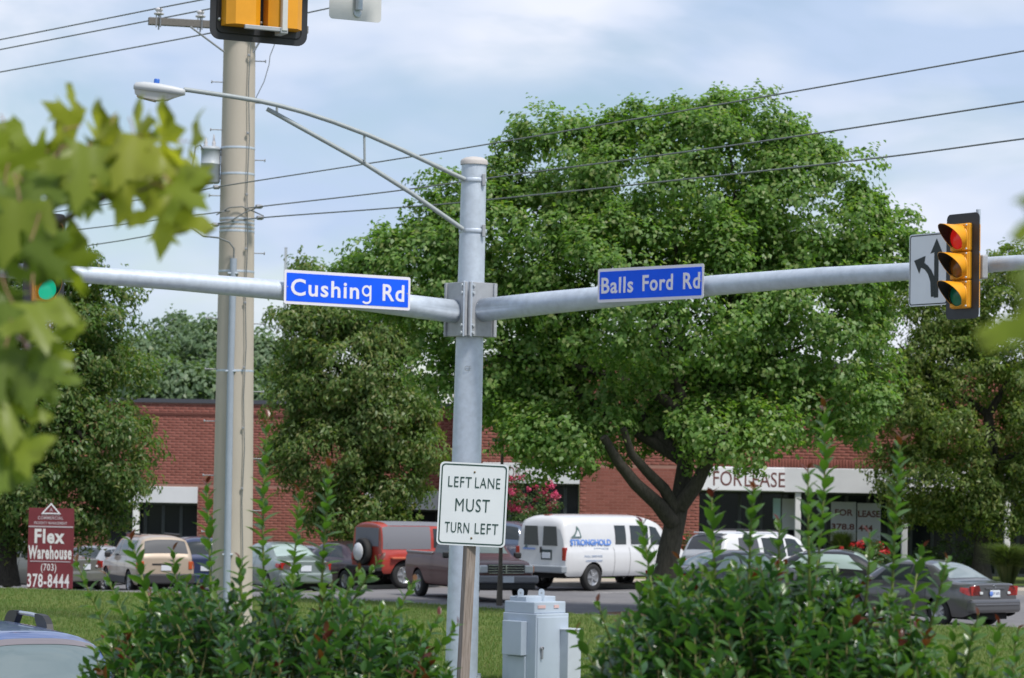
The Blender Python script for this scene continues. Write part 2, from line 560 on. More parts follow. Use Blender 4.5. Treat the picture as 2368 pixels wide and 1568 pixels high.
# ================================================================== BUILDING
brick_m = bpy.data.materials.new('brick')
brick_m.use_nodes = True
_nt = brick_m.node_tree; _b = _nt.nodes['Principled BSDF']; _b.inputs['Roughness'].default_value = 0.85
_b.inputs['Specular IOR Level'].default_value = 0.2
_g = _nt.nodes.new('ShaderNodeNewGeometry'); _oi = _nt.nodes.new('ShaderNodeObjectInfo')
_ad = _nt.nodes.new('ShaderNodeMath'); _ad.operation = 'ADD'
_fr = _nt.nodes.new('ShaderNodeMath'); _fr.operation = 'FRACT'
_nt.links.new(_g.outputs['Random Per Island'], _ad.inputs[0]); _nt.links.new(_oi.outputs['Random'], _ad.inputs[1])
_nt.links.new(_ad.outputs[0], _fr.inputs[0])
_r = _nt.nodes.new('ShaderNodeValToRGB')
_r.color_ramp.elements[0].color = (0.215, 0.076, 0.060, 1); _r.color_ramp.elements[1].color = (0.27, 0.10, 0.080, 1)
_nt.links.new(_fr.outputs[0], _r.inputs['Fac']); _nt.links.new(_r.outputs[0], _b.inputs['Base Color'])
mortar_m = mat('mortar', (0.30, 0.16, 0.13), rough=0.95, var=0.08, vscale=2)
fascia_m = mat('fascia_white', (0.62, 0.63, 0.66), rough=0.6, var=0.05, vscale=1.2)
banner_m = mat('banner_white', (0.80, 0.80, 0.84), rough=0.5, var=0.04, vscale=1.5)
poster_m = mat('poster_white', (0.52, 0.54, 0.60), rough=0.6, var=0.05, vscale=2)
glass_d = mat('window_glass_dark', (0.010, 0.014, 0.018), rough=0.12, spec=0.3)
mull_m = mat('mullion_dark', (0.045, 0.055, 0.06), rough=0.5)
coping_m = mat('coping_dark', (0.055, 0.06, 0.075), rough=0.6)
brown_t = mat('lettering_brown', (0.14, 0.045, 0.04), rough=0.6)
blue_t = mat('lettering_blue', (0.03, 0.04, 0.24), rough=0.6)
inside_m = mat('interior_dark', (0.03, 0.03, 0.03), rough=0.9)

BL, BH, BJ = 0.305, 0.1016, 0.011
def brick_template(l, h):
    x, z, d = (l - BJ) / 2, (h - BJ) / 2, 0.005
    tv = [(-x, 0, -z), (x, 0, -z), (x, 0, z), (-x, 0, z), (-x + .003, -d, -z + .003), (x - .003, -d, -z + .003), (x - .003, -d, z - .003), (-x + .003, -d, z - .003)]
    tf = [(4, 5, 6, 7), (0, 1, 5, 4), (1, 2, 6, 5), (2, 3, 7, 6), (3, 0, 4, 7)]
    return tv, tf
tv_b, tf_b = brick_template(BL, BH)
brick_me = MB().add(tv_b, tf_b).mesh('brick')
def fill_bricks(x0, x1, z0, z1, zoff, pick=None):
    """positions (x, z, length) of running-bond bricks inside a rectangle"""
    out = []
    r0 = int(math.ceil((z0 - zoff) / BH - 1e-6)); r1 = int(math.floor((z1 - zoff) / BH + 1e-6))
    for r in range(r0, r1):
        z = zoff + (r + 0.5) * BH
        off = (r % 2) * BL / 2
        k = math.floor((x0 - off) / BL)
        while off + k * BL < x1 - 0.02:
            a = max(x0, off + k * BL); b = min(x1, off + (k + 1) * BL)
            if b - a > 0.05:
                out.append(((a + b) / 2, z, b - a))
            k += 1
    return out
def brick_wall(parent, name, pieces, y, zoff, pick=None, limit=300):
    mb = MB()
    for x0, x1, z0, z1 in pieces:
        mb.box(((x0 + x1) / 2, y + 0.15, (z0 + z1) / 2), (x1 - x0, 0.3, z1 - z0))
    w = mb.build(name, mortar_m, parent)
    bricks = []
    for pc in pieces:
        bricks += fill_bricks(*pc, zoff)
    single = []; rest = []
    for b in bricks:
        if pick and abs(b[2] - BL) < 1e-3 and pick(b[0], b[1]) and len(single) < limit:
            single.append(b)
        else:
            rest.append(b)
    for x, z, l in single:
        obj('brick', brick_me, brick_m, w, (x, y + 0.0005, z))
    M = np.zeros((len(rest), 4, 4)); M[:, 3, 3] = 1; M[:, 1, 1] = 1; M[:, 2, 2] = 1
    for i, (x, z, l) in enumerate(rest):
        M[i, 0, 0] = (l - BJ) / (BL - BJ); M[i, 0, 3] = x; M[i, 1, 3] = y + 0.0005; M[i, 2, 3] = z
    tag(obj('bricks', stamp_mesh('bricks', tv_b, tf_b, M, False), brick_m, w), None, None, None, 'stuff')
    return w
def soldiers(w, x0, x1, z0, z1, y):
    n = int((x1 - x0) / 0.1016)
    M = np.zeros((n, 4, 4)); M[:, 3, 3] = 1
    for i in range(n):
        M[i, 0, 0] = (0.1016 - BJ) / (BL - BJ); M[i, 1, 1] = 1; M[i, 2, 2] = (z1 - z0 - BJ) / (BH - BJ)
        M[i, 0, 3] = x0 + (i + .5) * (x1 - x0) / n; M[i, 1, 3] = y - 0.004; M[i, 2, 3] = (z0 + z1) / 2
    tag(obj('soldier_course', stamp_mesh('soldier_course', tv_b, tf_b, M, False), brick_m, w), None, None, None, 'stuff')

# ---- centre and right wing
YC = 97.0
XC = lambda px: P(px, 1110, YC).x
ROOF = 7.0
bld = thing('brick_building', 'red brick flex building with white fascias behind the parked van', 'building', (0, 0, 0))
a0, a1, a2, a3, a4 = XC(1045), XC(1115), XC(1340), XC(1617), XC(2470)
pieces = [(a0, a4, 3.58, ROOF), (a0, a1, 0, 3.58), (a2, a3, 0, 3.58)]
xm0, xm1 = XC(1345), XC(1612)
wc = brick_wall(bld, 'wall', pieces, YC, 0.026, pick=lambda x, z: xm0 < x < xm1 and 1.95 < z < 3.6)
soldiers(wc, a3, a4, 3.585, 3.885, YC - 0.008)
MB().box(((a0 + a4) / 2, YC + 0.14, ROOF + 0.07), (a4 - a0 + 0.1, 0.42, 0.14)).build('coping', coping_m, bld)
MB().box(((a0 + a4) / 2, YC + 9.2, ROOF - 0.4), (a4 - a0, 17.8, 0.2)).build('roof', mat('roof_gravel', (0.3, 0.29, 0.27), rough=0.9), bld)
mb = MB()
mb.box((a0 + 0.15, YC + 9.2, ROOF / 2 - 0.3), (0.3, 17.8, ROOF - 0.6)); mb.box((a4 - 0.15, YC + 9.2, ROOF / 2 - 0.3), (0.3, 17.8, ROOF - 0.6))
mb.build('side_wall', mortar_m, bld)
def shopfront(parent, x0, x1, z0, z1, y, n, depth):
    """recess with glazed panes between mullions"""
    MB().box(((x0 + x1) / 2, y + depth + 0.20, (z0 + z1) / 2), (x1 - x0, 0.06, z1 - z0)).build('interior_wall', inside_m, parent)
    MB().box(((x0 + x1) / 2, y + depth / 2 + 0.3, z1 + 0.03), (x1 - x0, depth - 0.02, 0.05)).build('soffit', fascia_m, parent)
    wins = []
    w = (x1 - x0) / n
    for i in range(n):
        xa = x0 + i * w
        win = MB()
        win.box((xa + w / 2, y + depth, z0 + 0.05), (w - 0.012, 0.07, 0.1)); win.box((xa + w / 2, y + depth, z1 - 0.04), (w - 0.012, 0.07, 0.08))
        win.box((xa + 0.03, y + depth, (z0 + z1) / 2), (0.05, 0.072, z1 - z0 - 0.2)); win.box((xa + w - 0.03, y + depth, (z0 + z1) / 2), (0.05, 0.072, z1 - z0 - 0.2))
        wo_ = win.build('window', mull_m, parent)
        MB().box((xa + w / 2, y + depth + 0.02, (z0 + z1) / 2), (w - 0.1, 0.012, z1 - z0 - 0.18)).build('pane', glass_d, wo_)
        wins.append((wo_, xa, w))
    return wins
shopfront(bld, a1, a2, 0.0, 2.9, YC, 7, 0.45)
MB().rbox(((a1 + a2) / 2, YC + 0.04, 3.24), (a2 - a1 - 0.01, 0.16, 0.68), 0.015).build('fascia', fascia_m, bld)
text('lettering', 'OR', 0.42, 0.36, brown_t, bld, (XC(1188), YC - 0.045, 3.27))
wr = shopfront(bld, a3, a4, 0.0, 2.76, YC, 17, 1.3)
MB().rbox(((a3 + a4) / 2, YC + 0.05, 3.165), (a4 - a3 - 0.01, 0.2, 0.815), 0.015).build('fascia', fascia_m, bld)
col_m = mat('column_white', (0.74, 0.74, 0.75), rough=0.5)
for px in (1846, 2093, 2330):
    x = XC(px)
    c = MB(); c.rbox((x, YC + 0.14, 1.45), (0.20, 0.20, 2.62), 0.02); c.rbox((x, YC + 0.14, 0.11), (0.28, 0.28, 0.2), 0.02)
    c.build('column', col_m, bld)
# pipe bracket under the fascia
MB().rbox((XC(2062), YC - 0.07, 3.0), (0.62, 0.12, 0.09), 0.02).build('gutter', mat('gutter_grey', (0.32, 0.34, 0.36)), bld)
# fascia sign for lease
fl = thing('fascia_sign', 'white fascia sign reading FOR LEASE above the white sport utility vehicle', 'sign', (XC(1714.5), YC - 0.09, 3.17))
MB().rbox((0, 0.0, 0), ((1812 - 1617) / 68.5, 0.07, 0.79), 0.02).build('panel', banner_m, fl)
text('lettering', 'FOR', 0.98, 0.50, brown_t, fl, (-0.48, -0.038, 0.01), 0.004)
text('lettering', 'LEASE', 1.36, 0.50, brown_t, fl, (0.77, -0.038, -0.01), 0.004)
st = thing('fascia_sign', 'white fascia sign with blue capital lettering beside the leafy tree', 'sign', (XC(2140), YC - 0.07, 3.25))
MB().rbox((0.55, 0.0, 0), (2.6, 0.03, 0.55), 0.01).build('panel', banner_m, st)
text('lettering', 'STRONGHOLD', 2.3, 0.34, blue_t, st, (0.53, -0.018, 0.03), 0.02)
# posters in the shop windows
def poster(px0, px1, py0, py1, lines, y=YC + 1.3 - 0.05, label='white paper poster in the shop window', m=poster_m):
    p0 = P(px0, py0, y); p1 = P(px1, py1, y)
    w, h = p1.x - p0.x, p0.z - p1.z
    t = thing('window_poster', label, 'poster', ((p0.x + p1.x) / 2, y, (p0.z + p1.z) / 2))
    MB().box((0, 0, 0), (w, 0.008, h)).build('sheet', m, t)
    for body, u, v, tw, th in lines:
        text('lettering', body, tw * w, th * h, brown_t, t, ((u - .5) * w, -0.007, (.5 - v) * h), 0.03)
poster(1921, 1978, 1160, 1252, [('FOR', 0.52, 0.27, 0.72, 0.17), ('378.8', 0.48, 0.63, 0.92, 0.16)], label='white window poster reading FOR above 378.8')
poster(1982, 2035, 1163, 1256, [('LEASE', 0.5, 0.27, 0.94, 0.17), ('444', 0.36, 0.63, 0.62, 0.16)], label='white window poster reading LEASE above 444')
poster(1808, 1842, 1153, 1225, [], label='white blank poster on the shop door beside the white column')
poster(1787, 1804, 1152, 1200, [], label='small pale blue notice in the shop window left of the white column', m=mat('notice_cyan', (0.42, 0.62, 0.66), rough=0.5), y=YC + 1.3 - 0.07)

# ---- left wing, lower down the slope
YL = 106.0
XL = lambda px: P(px, 1150, YL).x
ZG = -0.75
wing = thing('brick_building', 'lower brick wing with dark coping behind the beige utility pole', 'building', (0, 0, 0))
b0, b1, b2, b3, b4 = XL(-150), XL(250), XL(457), XL(843), XL(1052)
TOP = 5.62
pieces = [(b0, b4, 2.53, TOP), (b0, b1, ZG, 2.53), (b2, b3, ZG, 2.53)]
wl_ = brick_wall(wing, 'wall', pieces, YL, ZG + 0.02)
MB().box(((b0 + b4) / 2, YL + 0.14, TOP + 0.07), (b4 - b0 + 0.1, 0.44, 0.15)).build('coping', coping_m, wing)
MB().box(((b0 + b4) / 2, YL - 0.012, TOP - 0.42), (b4 - b0, 0.03, 0.09)).build('belt_course', mat('brick_belt', (0.10, 0.03, 0.022), rough=0.85), wing)
MB().box(((b0 + b4) / 2, YL + 8.2, TOP - 0.4), (b4 - b0, 15.8, 0.2)).build('roof', MATS['roof_gravel'], wing)
shopfront(wing, b1, b2, ZG, 1.92, YL, 5, 0.6)
shopfront(wing, b3, b4, ZG, 1.83, YL, 5, 0.6)
MB().rbox(((b1 + b2) / 2, YL + 0.04, 2.225), (b2 - b1 - 0.01, 0.18, 0.60), 0.015).build('fascia', fascia_m, wing)
MB().rbox(((b3 + b4) / 2, YL + 0.04, 2.18), (b4 - b3 - 0.01, 0.18, 0.69), 0.015).build('fascia', fascia_m, wing)
c = MB(); c.rbox((XL(315), YL + 0.12, 0.6), (0.24, 0.22, 2.7), 0.02); c.build('column', col_m, wing)

# ================================================================== MAST POLE WITH TWO ARMS
def proj(p):
    q = CAMROT.transposed() @ (Vector(p) - EYE)
    return CX + F * q.x / -q.z, CY - F * q.y / -q.z
YP = 42.6
SP = F / YP
p_top = P(1096, 374, YP); p_bot = P(1066, 1560, YP)
d = (p_top - p_bot)
p_base = p_bot + d * ((LAWN - 0.02 - p_bot.z) / d.z)
mast = thing('traffic_signal_pole', 'tall galvanised pole carrying two mast arms and a street light', 'signal pole', p_base)
def W(p): return Vector(p) - p_base          # world -> local of the mast thing
L_ = (p_top - p_base).length
mb = MB()
npt = 14
mb.tube([W(p_base.lerp(p_top, i / (npt - 1))) for i in range(npt)], [0.242 - 0.058 * i / (npt - 1) for i in range(npt)], 40)
pole_o = mb.build('pole', galv, mast)
mb = MB(); mb.rbox((0, 0, 0.035), (0.62, 0.62, 0.05), 0.01); mb.build('base_plate', galv_dull, mast)
for sx in (-1, 1):
    for sy in (-1, 1):
        MB().lathe([(0.0, 0.13), (0.03, 0.13), (0.03, 0.05)], 6, c=(sx * 0.26, sy * 0.26, 0), smooth=False).build('anchor_bolt', bolt_m, mast)
mb = MB(); mb.lathe([(0.203, -0.05), (0.205, 0.0), (0.19, 0.028), (0.13, 0.058), (0.05, 0.072), (0.0, 0.074)], 36, c=W(p_top))
mb.build('pole_cap', mat('cap_cast', (0.50, 0.47, 0.45), rough=0.6, var=0.08), mast)
text('lettering', 'CF', 0.10, 0.075, mat('stamp_grey', (0.28, 0.31, 0.34)), mast, W(P(1082, 853, YP)) + Vector((0, -0.222, 0)))
# arms: (px, py) of the axis along each arm
C_arm = P(1087, 722, YP)
E_R = P(2230, 617, 36.2); E_L = P(65, 628, 38.5)
def arm_xy(E, px):
    """point (x, y) on the horizontal line C_arm -> E seen at column px"""
    lo, hi = 0.0, 1.6
    sgn = 1 if E.x > C_arm.x else -1
    for _ in range(50):
        t = (lo + hi) / 2
        q = C_arm.lerp(E, t)
        if (proj((q.x, q.y, 5.7))[0] - px) * sgn > 0: hi = t
        else: lo = t
    return q.x, q.y
def arm_pt(E, px, py):
    x, y = arm_xy(E, px)
    z = P(px, py, y).z
    return Vector((x, y, z))
arms = {}
for nm, E, pts, rad in (
        ('R', E_R, [(1100, 719), (1250, 702), (1401, 687), (1653, 660), (1900, 640), (2100, 628), (2230, 617), (2330, 609), (2520, 598)], [0.175, 0.167, 0.157, 0.14, 0.126, 0.113, 0.104, 0.097, 0.088]),
        ('L', E_L, [(1062, 722), (935, 706), (786, 687), (635, 670), (400, 650), (175, 634), (65, 628), (-40, 622)], [0.175, 0.165, 0.153, 0.143, 0.128, 0.112, 0.106, 0.10])):
    pl = [arm_pt(E, *q) for q in pts]
    dirh = Vector((E.x - C_arm.x, E.y - C_arm.y, 0)).normalized()
    root = Vector((C_arm.x, C_arm.y, pl[0].z - 0.01)) + dirh * 0.27
    MB().tube([W(root)] + [W(q) for q in pl], [0.178] + rad, 28).build('mast_arm', galv, mast)
    arms[nm] = (E, dirh)
    # flange plate with bolts
    ang = math.atan2(dirh.x, -dirh.y)           # local -Y points along the arm
    rot = Matrix.Rotation(ang, 3, 'Z')
    pc = Vector((C_arm.x, C_arm.y, C_arm.z + 0.03)) + dirh * 0.262
    plate = MB().rbox((0, 0, 0), (0.56, 0.045, 0.80), 0.008, 2).build('flange_plate', galv_dull, mast, W(pc), (0, 0, ang))
    for sx in (-1, 1):
        for zz in (-0.35, -0.24, 0.24, 0.35):
            b = MB(); b.lathe([(0.0, -0.05), (0.024, -0.05), (0.027, -0.045), (0.027, -0.022)], 6, 'Y', smooth=False)
            b.lathe([(0.036, -0.028), (0.036, -0.0215)], 16, 'Y')
            b.build('bolt', bolt_m, plate, (sx * 0.22, 0, zz))
    back = MB().rbox((0, 0, 0), (0.56, 0.04, 0.80), 0.008, 2).build('flange_plate', galv_dull, mast, W(Vector((C_arm.x, C_arm.y, C_arm.z + 0.03)) - dirh * 0.255), (0, 0, ang))
# gusset ribs at the front corner between the plates
bis = (arms['R'][1] + arms['L'][1]).normalized()
for k in (-1, 1):
    side = Vector((-bis.y, bis.x, 0)) * 0.055 * k
    MB().rbox((0, 0, 0), (0.025, 0.2, 0.82), 0.006, rot=Matrix.Rotation(math.atan2(bis.x, -bis.y), 3, 'Z')).build('gusset_rib', galv, mast, W(Vector((C_arm.x, C_arm.y, C_arm.z + 0.03)) + bis * 0.29 + side))
# street-light bracket
def pathY(pts, y0, y1):
    n = len(pts)
    x0, x1 = pts[0][0], pts[-1][0]
    return [W(P(px, py, y0 + (y1 - y0) * (px - x0) / (x1 - x0))) for px, py in pts]
MB().tube(pathY([(1075, 415), (1040, 399), (1000, 380), (930, 347), (850, 312), (770, 282), (700, 259), (640, 243), (600, 234), (520, 221), (425, 207)], YP - 0.18, 41.3), 0.034, 14).build('lamp_arm', galv_arm, mast)
MB().tube(pathY([(1070, 530), (950, 446), (830, 370), (720, 309), (650, 270), (617, 252)], YP - 0.18, 41.72), 0.034, 14).build('lamp_arm_brace', galv_arm, mast)
for (xa, ya, xb, yb, yy) in ((842, 309, 843, 376, 42.03), (640, 243, 640, 264, 41.77)):
    MB().tube([W(P(xa, ya, yy)), W(P(xb, yb, yy))], 0.018, 8).build('strut', galv_arm, mast)
for py in (418, 535):
    q = P(1093, py, YP)
    r_ = 0.197
    MB().lathe([(r_ + 0.006, -0.03), (r_ + 0.012, -0.02), (r_ + 0.012, 0.02), (r_ + 0.006, 0.03)], 32, c=W(q)).build('clamp_band', galv, mast)
    MB().rbox(W(q) + Vector((0.165, -0.15, 0)), (0.05, 0.05, 0.18), 0.008).build('clamp_lug', galv_dull, mast)
# luminaire
lp = P(368, 210, 41.2)
lamp = MB()
secs = [(-0.36, 0.10, 0.05, -0.02), (-0.33, 0.13, 0.085, -0.03), (-0.2, 0.155, 0.105, -0.03), (0.0, 0.15, 0.10, -0.03), (0.2, 0.12, 0.085, -0.03), (0.34, 0.075, 0.065, -0.03), (0.37, 0.06, 0.05, -0.02)]
v = []; f = []
for x, w, zt, zb in secs:
    ring = [(x, -w, zb), (x, -w, zt * 0.5), (x, -w * 0.75, zt * 0.9), (x, 0, zt), (x, w * 0.75, zt * 0.9), (x, w, zt * 0.5), (x, w, zb)]
    v += ring
for i in range(len(secs) - 1):
    for k in range(7):
        a, b = i * 7 + k, i * 7 + (k + 1) % 7
        f.append((a, b, b + 7, a + 7))
f += [tuple(range(6, -1, -1)), tuple(range(len(v) - 7, len(v)))]
lamp.add(v, f, 0, True)
lroot_rot = (0, R(5), 0)
lh = lamp.build('lamp_housing', mat('lamp_grey', (0.50, 0.52, 0.54), rough=0.45), mast, W(lp), lroot_rot)
fixn(lh.data)
lens = MB()
v = []; f = []
for x, w, zb in ((-0.34, 0.12, -0.035), (-0.33, 0.12, -0.09), (-0.2, 0.13, -0.135), (-0.02, 0.12, -0.15), (0.12, 0.10, -0.13), (0.22, 0.07, -0.08), (0.33, 0.05, -0.035)):
    v += [(x, -w, -0.032), (x, -w * 0.85, zb), (x, w * 0.85, zb), (x, w, -0.032)]
for i in range(6):
    for k in range(3):
        a = i * 4 + k
        f.append((a, a + 4, a + 5, a + 1))
f += [(0, 1, 2, 3), (24, 27, 26, 25)]
lens.add(v, f, 0, False)
lens.build('lamp_lens', mat('lamp_lens', (0.52, 0.52, 0.52), rough=0.3), lh)
MB().box((-0.17, 0, -0.138), (0.26, 0.2, 0.02), Matrix.Rotation(R(8), 3, 'Y')).build('lamp_glass', mat('lamp_glass_brown', (0.30, 0.24, 0.19), rough=0.3), lh)
MB().lathe([(0.042, 0.09), (0.042, 0.15), (0.036, 0.165), (0.0, 0.168)], 16, c=(-0.05, 0, 0)).build('photocell', mat('photocell_blue', (0.03, 0.13, 0.50), rough=0.4), lh)

# ================================================================== TRAFFIC SIGNALS
lens_cols = {'red': ((0.22, 0.008, 0.008), (0.9, 0.02, 0.015)), 'amber': ((0.23, 0.075, 0.008), (0.9, 0.3, 0.02)), 'green': ((0.01, 0.14, 0.075), (0.02, 0.75, 0.45))}
def lens_mat(c, lit):
    base, em = lens_cols[c]
    return mat('lens_%s_%s' % (c, 'lit' if lit else 'dark'), base, rough=0.25, emit=em if lit else None, estr=lit)
def visor_mesh():
    mb = MB()
    n = 26
    for mi, rr, flip in ((0, 0.158, False), (1, 0.152, True)):
        v = []; f = []
        for k in range(n + 1):
            an = R(-138 + 276 * k / n)
            ln = 0.03 + 0.27 * (0.5 + 0.5 * math.cos(an * 1.1)) ** 1.25
            for t in (0.0, 0.5, 1.0):
                v.append((rr * math.sin(an), -ln * t, rr * math.cos(an) - 0.0 * t))
        for k in range(n):
            for t in range(2):
                a = k * 3 + t
                q = (a, a + 1, a + 4, a + 3)
                f.append(q[::-1] if flip else q)
        mb.add(v, f, mi, True)
    # rim closing the shell edge
    v = []; f = []
    for k in range(n + 1):
        an = R(-138 + 276 * k / n)
        ln = 0.03 + 0.27 * (0.5 + 0.5 * math.cos(an * 1.1)) ** 1.25
        for rr in (0.158, 0.152):
            v.append((rr * math.sin(an), -ln, rr * math.cos(an)))
    for k in range(n):
        f.append((2 * k, 2 * k + 2, 2 * k + 3, 2 * k + 1))
    mb.add(v, f, 0)
    return mb.mesh('visor')
visor_me = visor_mesh()
for m_ in (yellow_p, vis_in): visor_me.materials.append(m_)
def signal_section(parent, colour, lit, loc):
    s = MB(); s.rbox((0, 0, 0), (0.345, 0.20, 0.352), 0.022, 3)
    h = s.build('signal_housing', yellow_p, parent, loc)
    d_ = MB(); d_.rbox((0, -0.107, 0), (0.32, 0.022, 0.328), 0.01, 2); d_.lathe([(0.165, -0.116), (0.165, -0.135), (0.15, -0.135)], 28, 'Y')
    d_.build('signal_door', yellow_p, h)
    l = MB(); l.lathe([(0.15, -0.122), (0.13, -0.14), (0.09, -0.155), (0.045, -0.163), (0.0, -0.165)], 28, 'Y')
    l.build('lens', lens_mat(colour, lit), h)
    o = obj('visor', visor_me, None, h, (0, -0.118, 0))
    for sx, sz in ((1, 0.11), (1, -0.11)):
        MB().lathe([(0, -0.128), (0.012, -0.126), (0.014, -0.116)], 8, 'Y').build('latch_screw', bolt_m, h, (0.142 * sx, 0, sz * 1.35))
    return h
def backplate(parent, w, h, loc, r=0.07, hole=None):
    mb = MB(); mb.prism(rrect(w, h, r), -0.006, 0.006)
    return mb.build('backplate', black_p, parent, loc)
def make_signal(label, center, ang, lits):
    t = thing('traffic_signal', label, 'traffic light', center, ang)
    for i, (c, lit) in enumerate(lits):
        signal_section(t, c, lit, (0, 0, 0.355 * (1 - i)))
    backplate(t, 0.60, 1.32, (0, -0.045, 0))
    # pipe bracket behind
    b = MB(); b.tube([(0.05, 0.16, -0.62), (0.05, 0.16, 0.72)], 0.03, 12)
    b.rbox((0.05, 0.13, 0.58), (0.05, 0.10, 0.05), 0.008); b.rbox((0.05, 0.13, -0.58), (0.05, 0.10, 0.05), 0.008)
    b.build('mounting_pipe', galv, t)
    c_ = MB(); c_.rbox((0.05, 0.215, 0.0), (0.16, 0.10, 0.30), 0.02); c_.build('clamp', galv_dull, t)
    return t
def face_angle(dirh, toward_cam=True):
    """rotation whose local -Y is the normal of the arm's side that looks at the camera"""
    n = Vector((-dirh.y, dirh.x, 0))
    if n.y > 0: n = -n
    return math.atan2(n.x, -n.y), n
angR, nR = face_angle(arms['R'][1]); angL, nL = face_angle(arms['L'][1])
qR = arm_pt(E_R, 2268, 620)
make_signal('yellow three-lens traffic light with red lit beside the arrow sign', qR + nR * 0.33, angR - R(12), [('red', 0.22), ('amber', 0), ('green', 0)])
qL = arm_pt(E_L, 72, 610)
make_signal('yellow traffic light with green lit, half hidden by maple leaves', qL + nL * 0.34, angL, [('red', 0), ('amber', 0), ('green', 0.32)])

# ---- flat signs
def sign_plate(t, w, h, r, y, m, name='panel', thick=0.004):
    return MB().prism(rrect(w, h, r), y, y + thick).build(name, m, t)
def letter_g(t, x, z, w, h):
    """single-storey g: bowl, stem and hook, drawn as one flat stroke outline"""
    k = 0.030                                  # stroke width
    mb = MB(); zc = z + h * 0.20; r = w / 2 - 0.004; rz = h * 0.30
    n = 28
    mb.ring([(x + r * math.cos(2 * math.pi * i / n), zc + rz * math.sin(2 * math.pi * i / n)) for i in range(n)], [(x + (r - k) * math.cos(2 * math.pi * i / n), zc + (rz - k) * math.sin(2 * math.pi * i / n)) for i in range(n)], -0.0015, 0.0)
    pts = [(x + r - k * 0.9, zc + rz), (x + r + k * 0.1, zc + rz), (x + r + k * 0.1, z - h * 0.28)]
    hook_o = []; hook_i = []
    for i in range(11):
        a = -R(i * 15)
        hook_o.append((x + (r + k * 0.1) * math.cos(a), z - h * 0.28 + h * 0.22 * math.sin(a)))
        hook_i.append((x + (r - k * 0.9) * math.cos(a), z - h * 0.28 + (h * 0.22 - k) * math.sin(a)))
    mb.prism([(x + r - k * 0.9, zc + rz), (x + r + k * 0.1, zc + rz), (x + r + k * 0.1, z - h * 0.28), (x + r - k * 0.9, z - h * 0.28)], -0.0019, 0.0)
    for i in range(10):
        mb.prism([hook_i[i], hook_o[i], hook_o[i + 1], hook_i[i + 1]], -0.0017, 0.0)
    mb.build('lettering', txt_w, t, (0, -0.005, 0))
def name_sign(body_parts, E, ang, n, pxl, pxr, pyc, h, label, rr=0.03):
    a = arm_xy(E, pxl); b = arm_xy(E, pxr)
    w = math.hypot(a[0] - b[0], a[1] - b[1])
    x, y = (a[0] + b[0]) / 2, (a[1] + b[1]) / 2
    c = Vector((x, y, 0)) + n * 0.20
    px_ = (pxl + pxr) / 2
    c.z = P(px_, pyc, c.y).z
    t = thing('street_name_sign', label, 'street sign', c, ang)
    sign_plate(t, w, h, rr, 0, pink_b)
    sign_plate(t, w - 0.075, h - 0.085, 0.008, -0.0035, blue_s, 'field', 0.0034)
    for body, u, v, tw, th, bold in body_parts:
        if body == 'g':
            letter_g(t, (u - .5) * w, (.5 - v) * h, tw * w, th * h)
            continue
        text('lettering', body, tw * w, th * h, txt_w, t, ((u - 0.5) * w, -0.005, (0.5 - v) * h), bold, space=1.12)
    mb = MB(); mb.rbox((-w * 0.28, 0.076, 0), (0.06, 0.14, 0.30), 0.01); mb.rbox((w * 0.28, 0.076, 0), (0.06, 0.14, 0.30), 0.01)
    mb.build('bracket', galv_dull, t)
    for sx in (-1, 1):
        MB().lathe([(0, -0.008), (0.009, -0.007), (0.011, -0.003)], 10, 'Y').build('rivet', steel_m, t, (sx * (w / 2 - 0.055), 0, 0))
    return t
name_sign([('Cushin', 0.318, 0.50, 0.535, 0.50, 0.018), ('g', 0.645, 0.60, 0.078, 0.56, 0), ('Rd', 0.862, 0.50, 0.175, 0.50, 0.018)], E_L, angL, nL, 640, 931, 671, 0.485, 'blue street sign reading Cushing Rd on the mast arm')
name_sign([('Balls', 0.19, 0.505, 0.305, 0.475, 0.02), ('Ford', 0.575, 0.485, 0.285, 0.475, 0.02), ('Rd', 0.89, 0.475, 0.155, 0.475, 0.02)], E_R, angR, nR, 1404, 1649, 656, 0.475, 'blue street sign reading Balls Ford Rd on the mast arm')

# ---- arrow lane-control sign on the right arm
qa = arm_pt(E_R, 2172, 626)
arrow = thing('lane_control_sign', 'white sign with straight and left-turn black arrows beside the traffic light', 'road sign', qa + nR * 0.24, angR - R(12))
aw, ah = 0.74, 0.92
sign_plate(arrow, aw, ah, 0.045, 0, white_s)
mb = MB(); mb.ring(rrect(aw - 0.03, ah - 0.03, 0.035), rrect(aw - 0.055, ah - 0.055, 0.03), -0.003, -0.0002); mb.build('border', txt_k, arrow)
def az(u, v): return ((u - 0.5) * aw, (0.5 - v) * ah)
def poly(name, pts, y):
    n = len(pts)
    vs = [(x, y, z) for x, z in pts]
    me = MB().add(vs, [tuple(range(n))]).mesh(name)
    bm = bmesh.new(); bm.from_mesh(me); bmesh.ops.triangulate(bm, faces=bm.faces); bm.to_mesh(me); bm.free()
    return obj(name, me, txt_k, arrow)
poly('straight_arrow', [az(*q) for q in ((0.655, 0.895), (0.765, 0.895), (0.765, 0.27), (0.86, 0.275), (0.715, 0.08), (0.555, 0.285), (0.655, 0.27))], -0.003)
cur = []
for k in range(9):
    t_ = k / 8
    cur.append((0.655 - 0.385 * (1 - math.cos(t_ * math.pi / 2)) ** 0.8, 0.78 - 0.38 * math.sin(t_ * math.pi / 2)))
out_ = [(u - 0.0, v) for u, v in cur]
lower = [(0.655, 0.85)] + [(u - 0.01, v + 0.045 + 0.01 * i) for i, (u, v) in enumerate(cur)][1:-1]
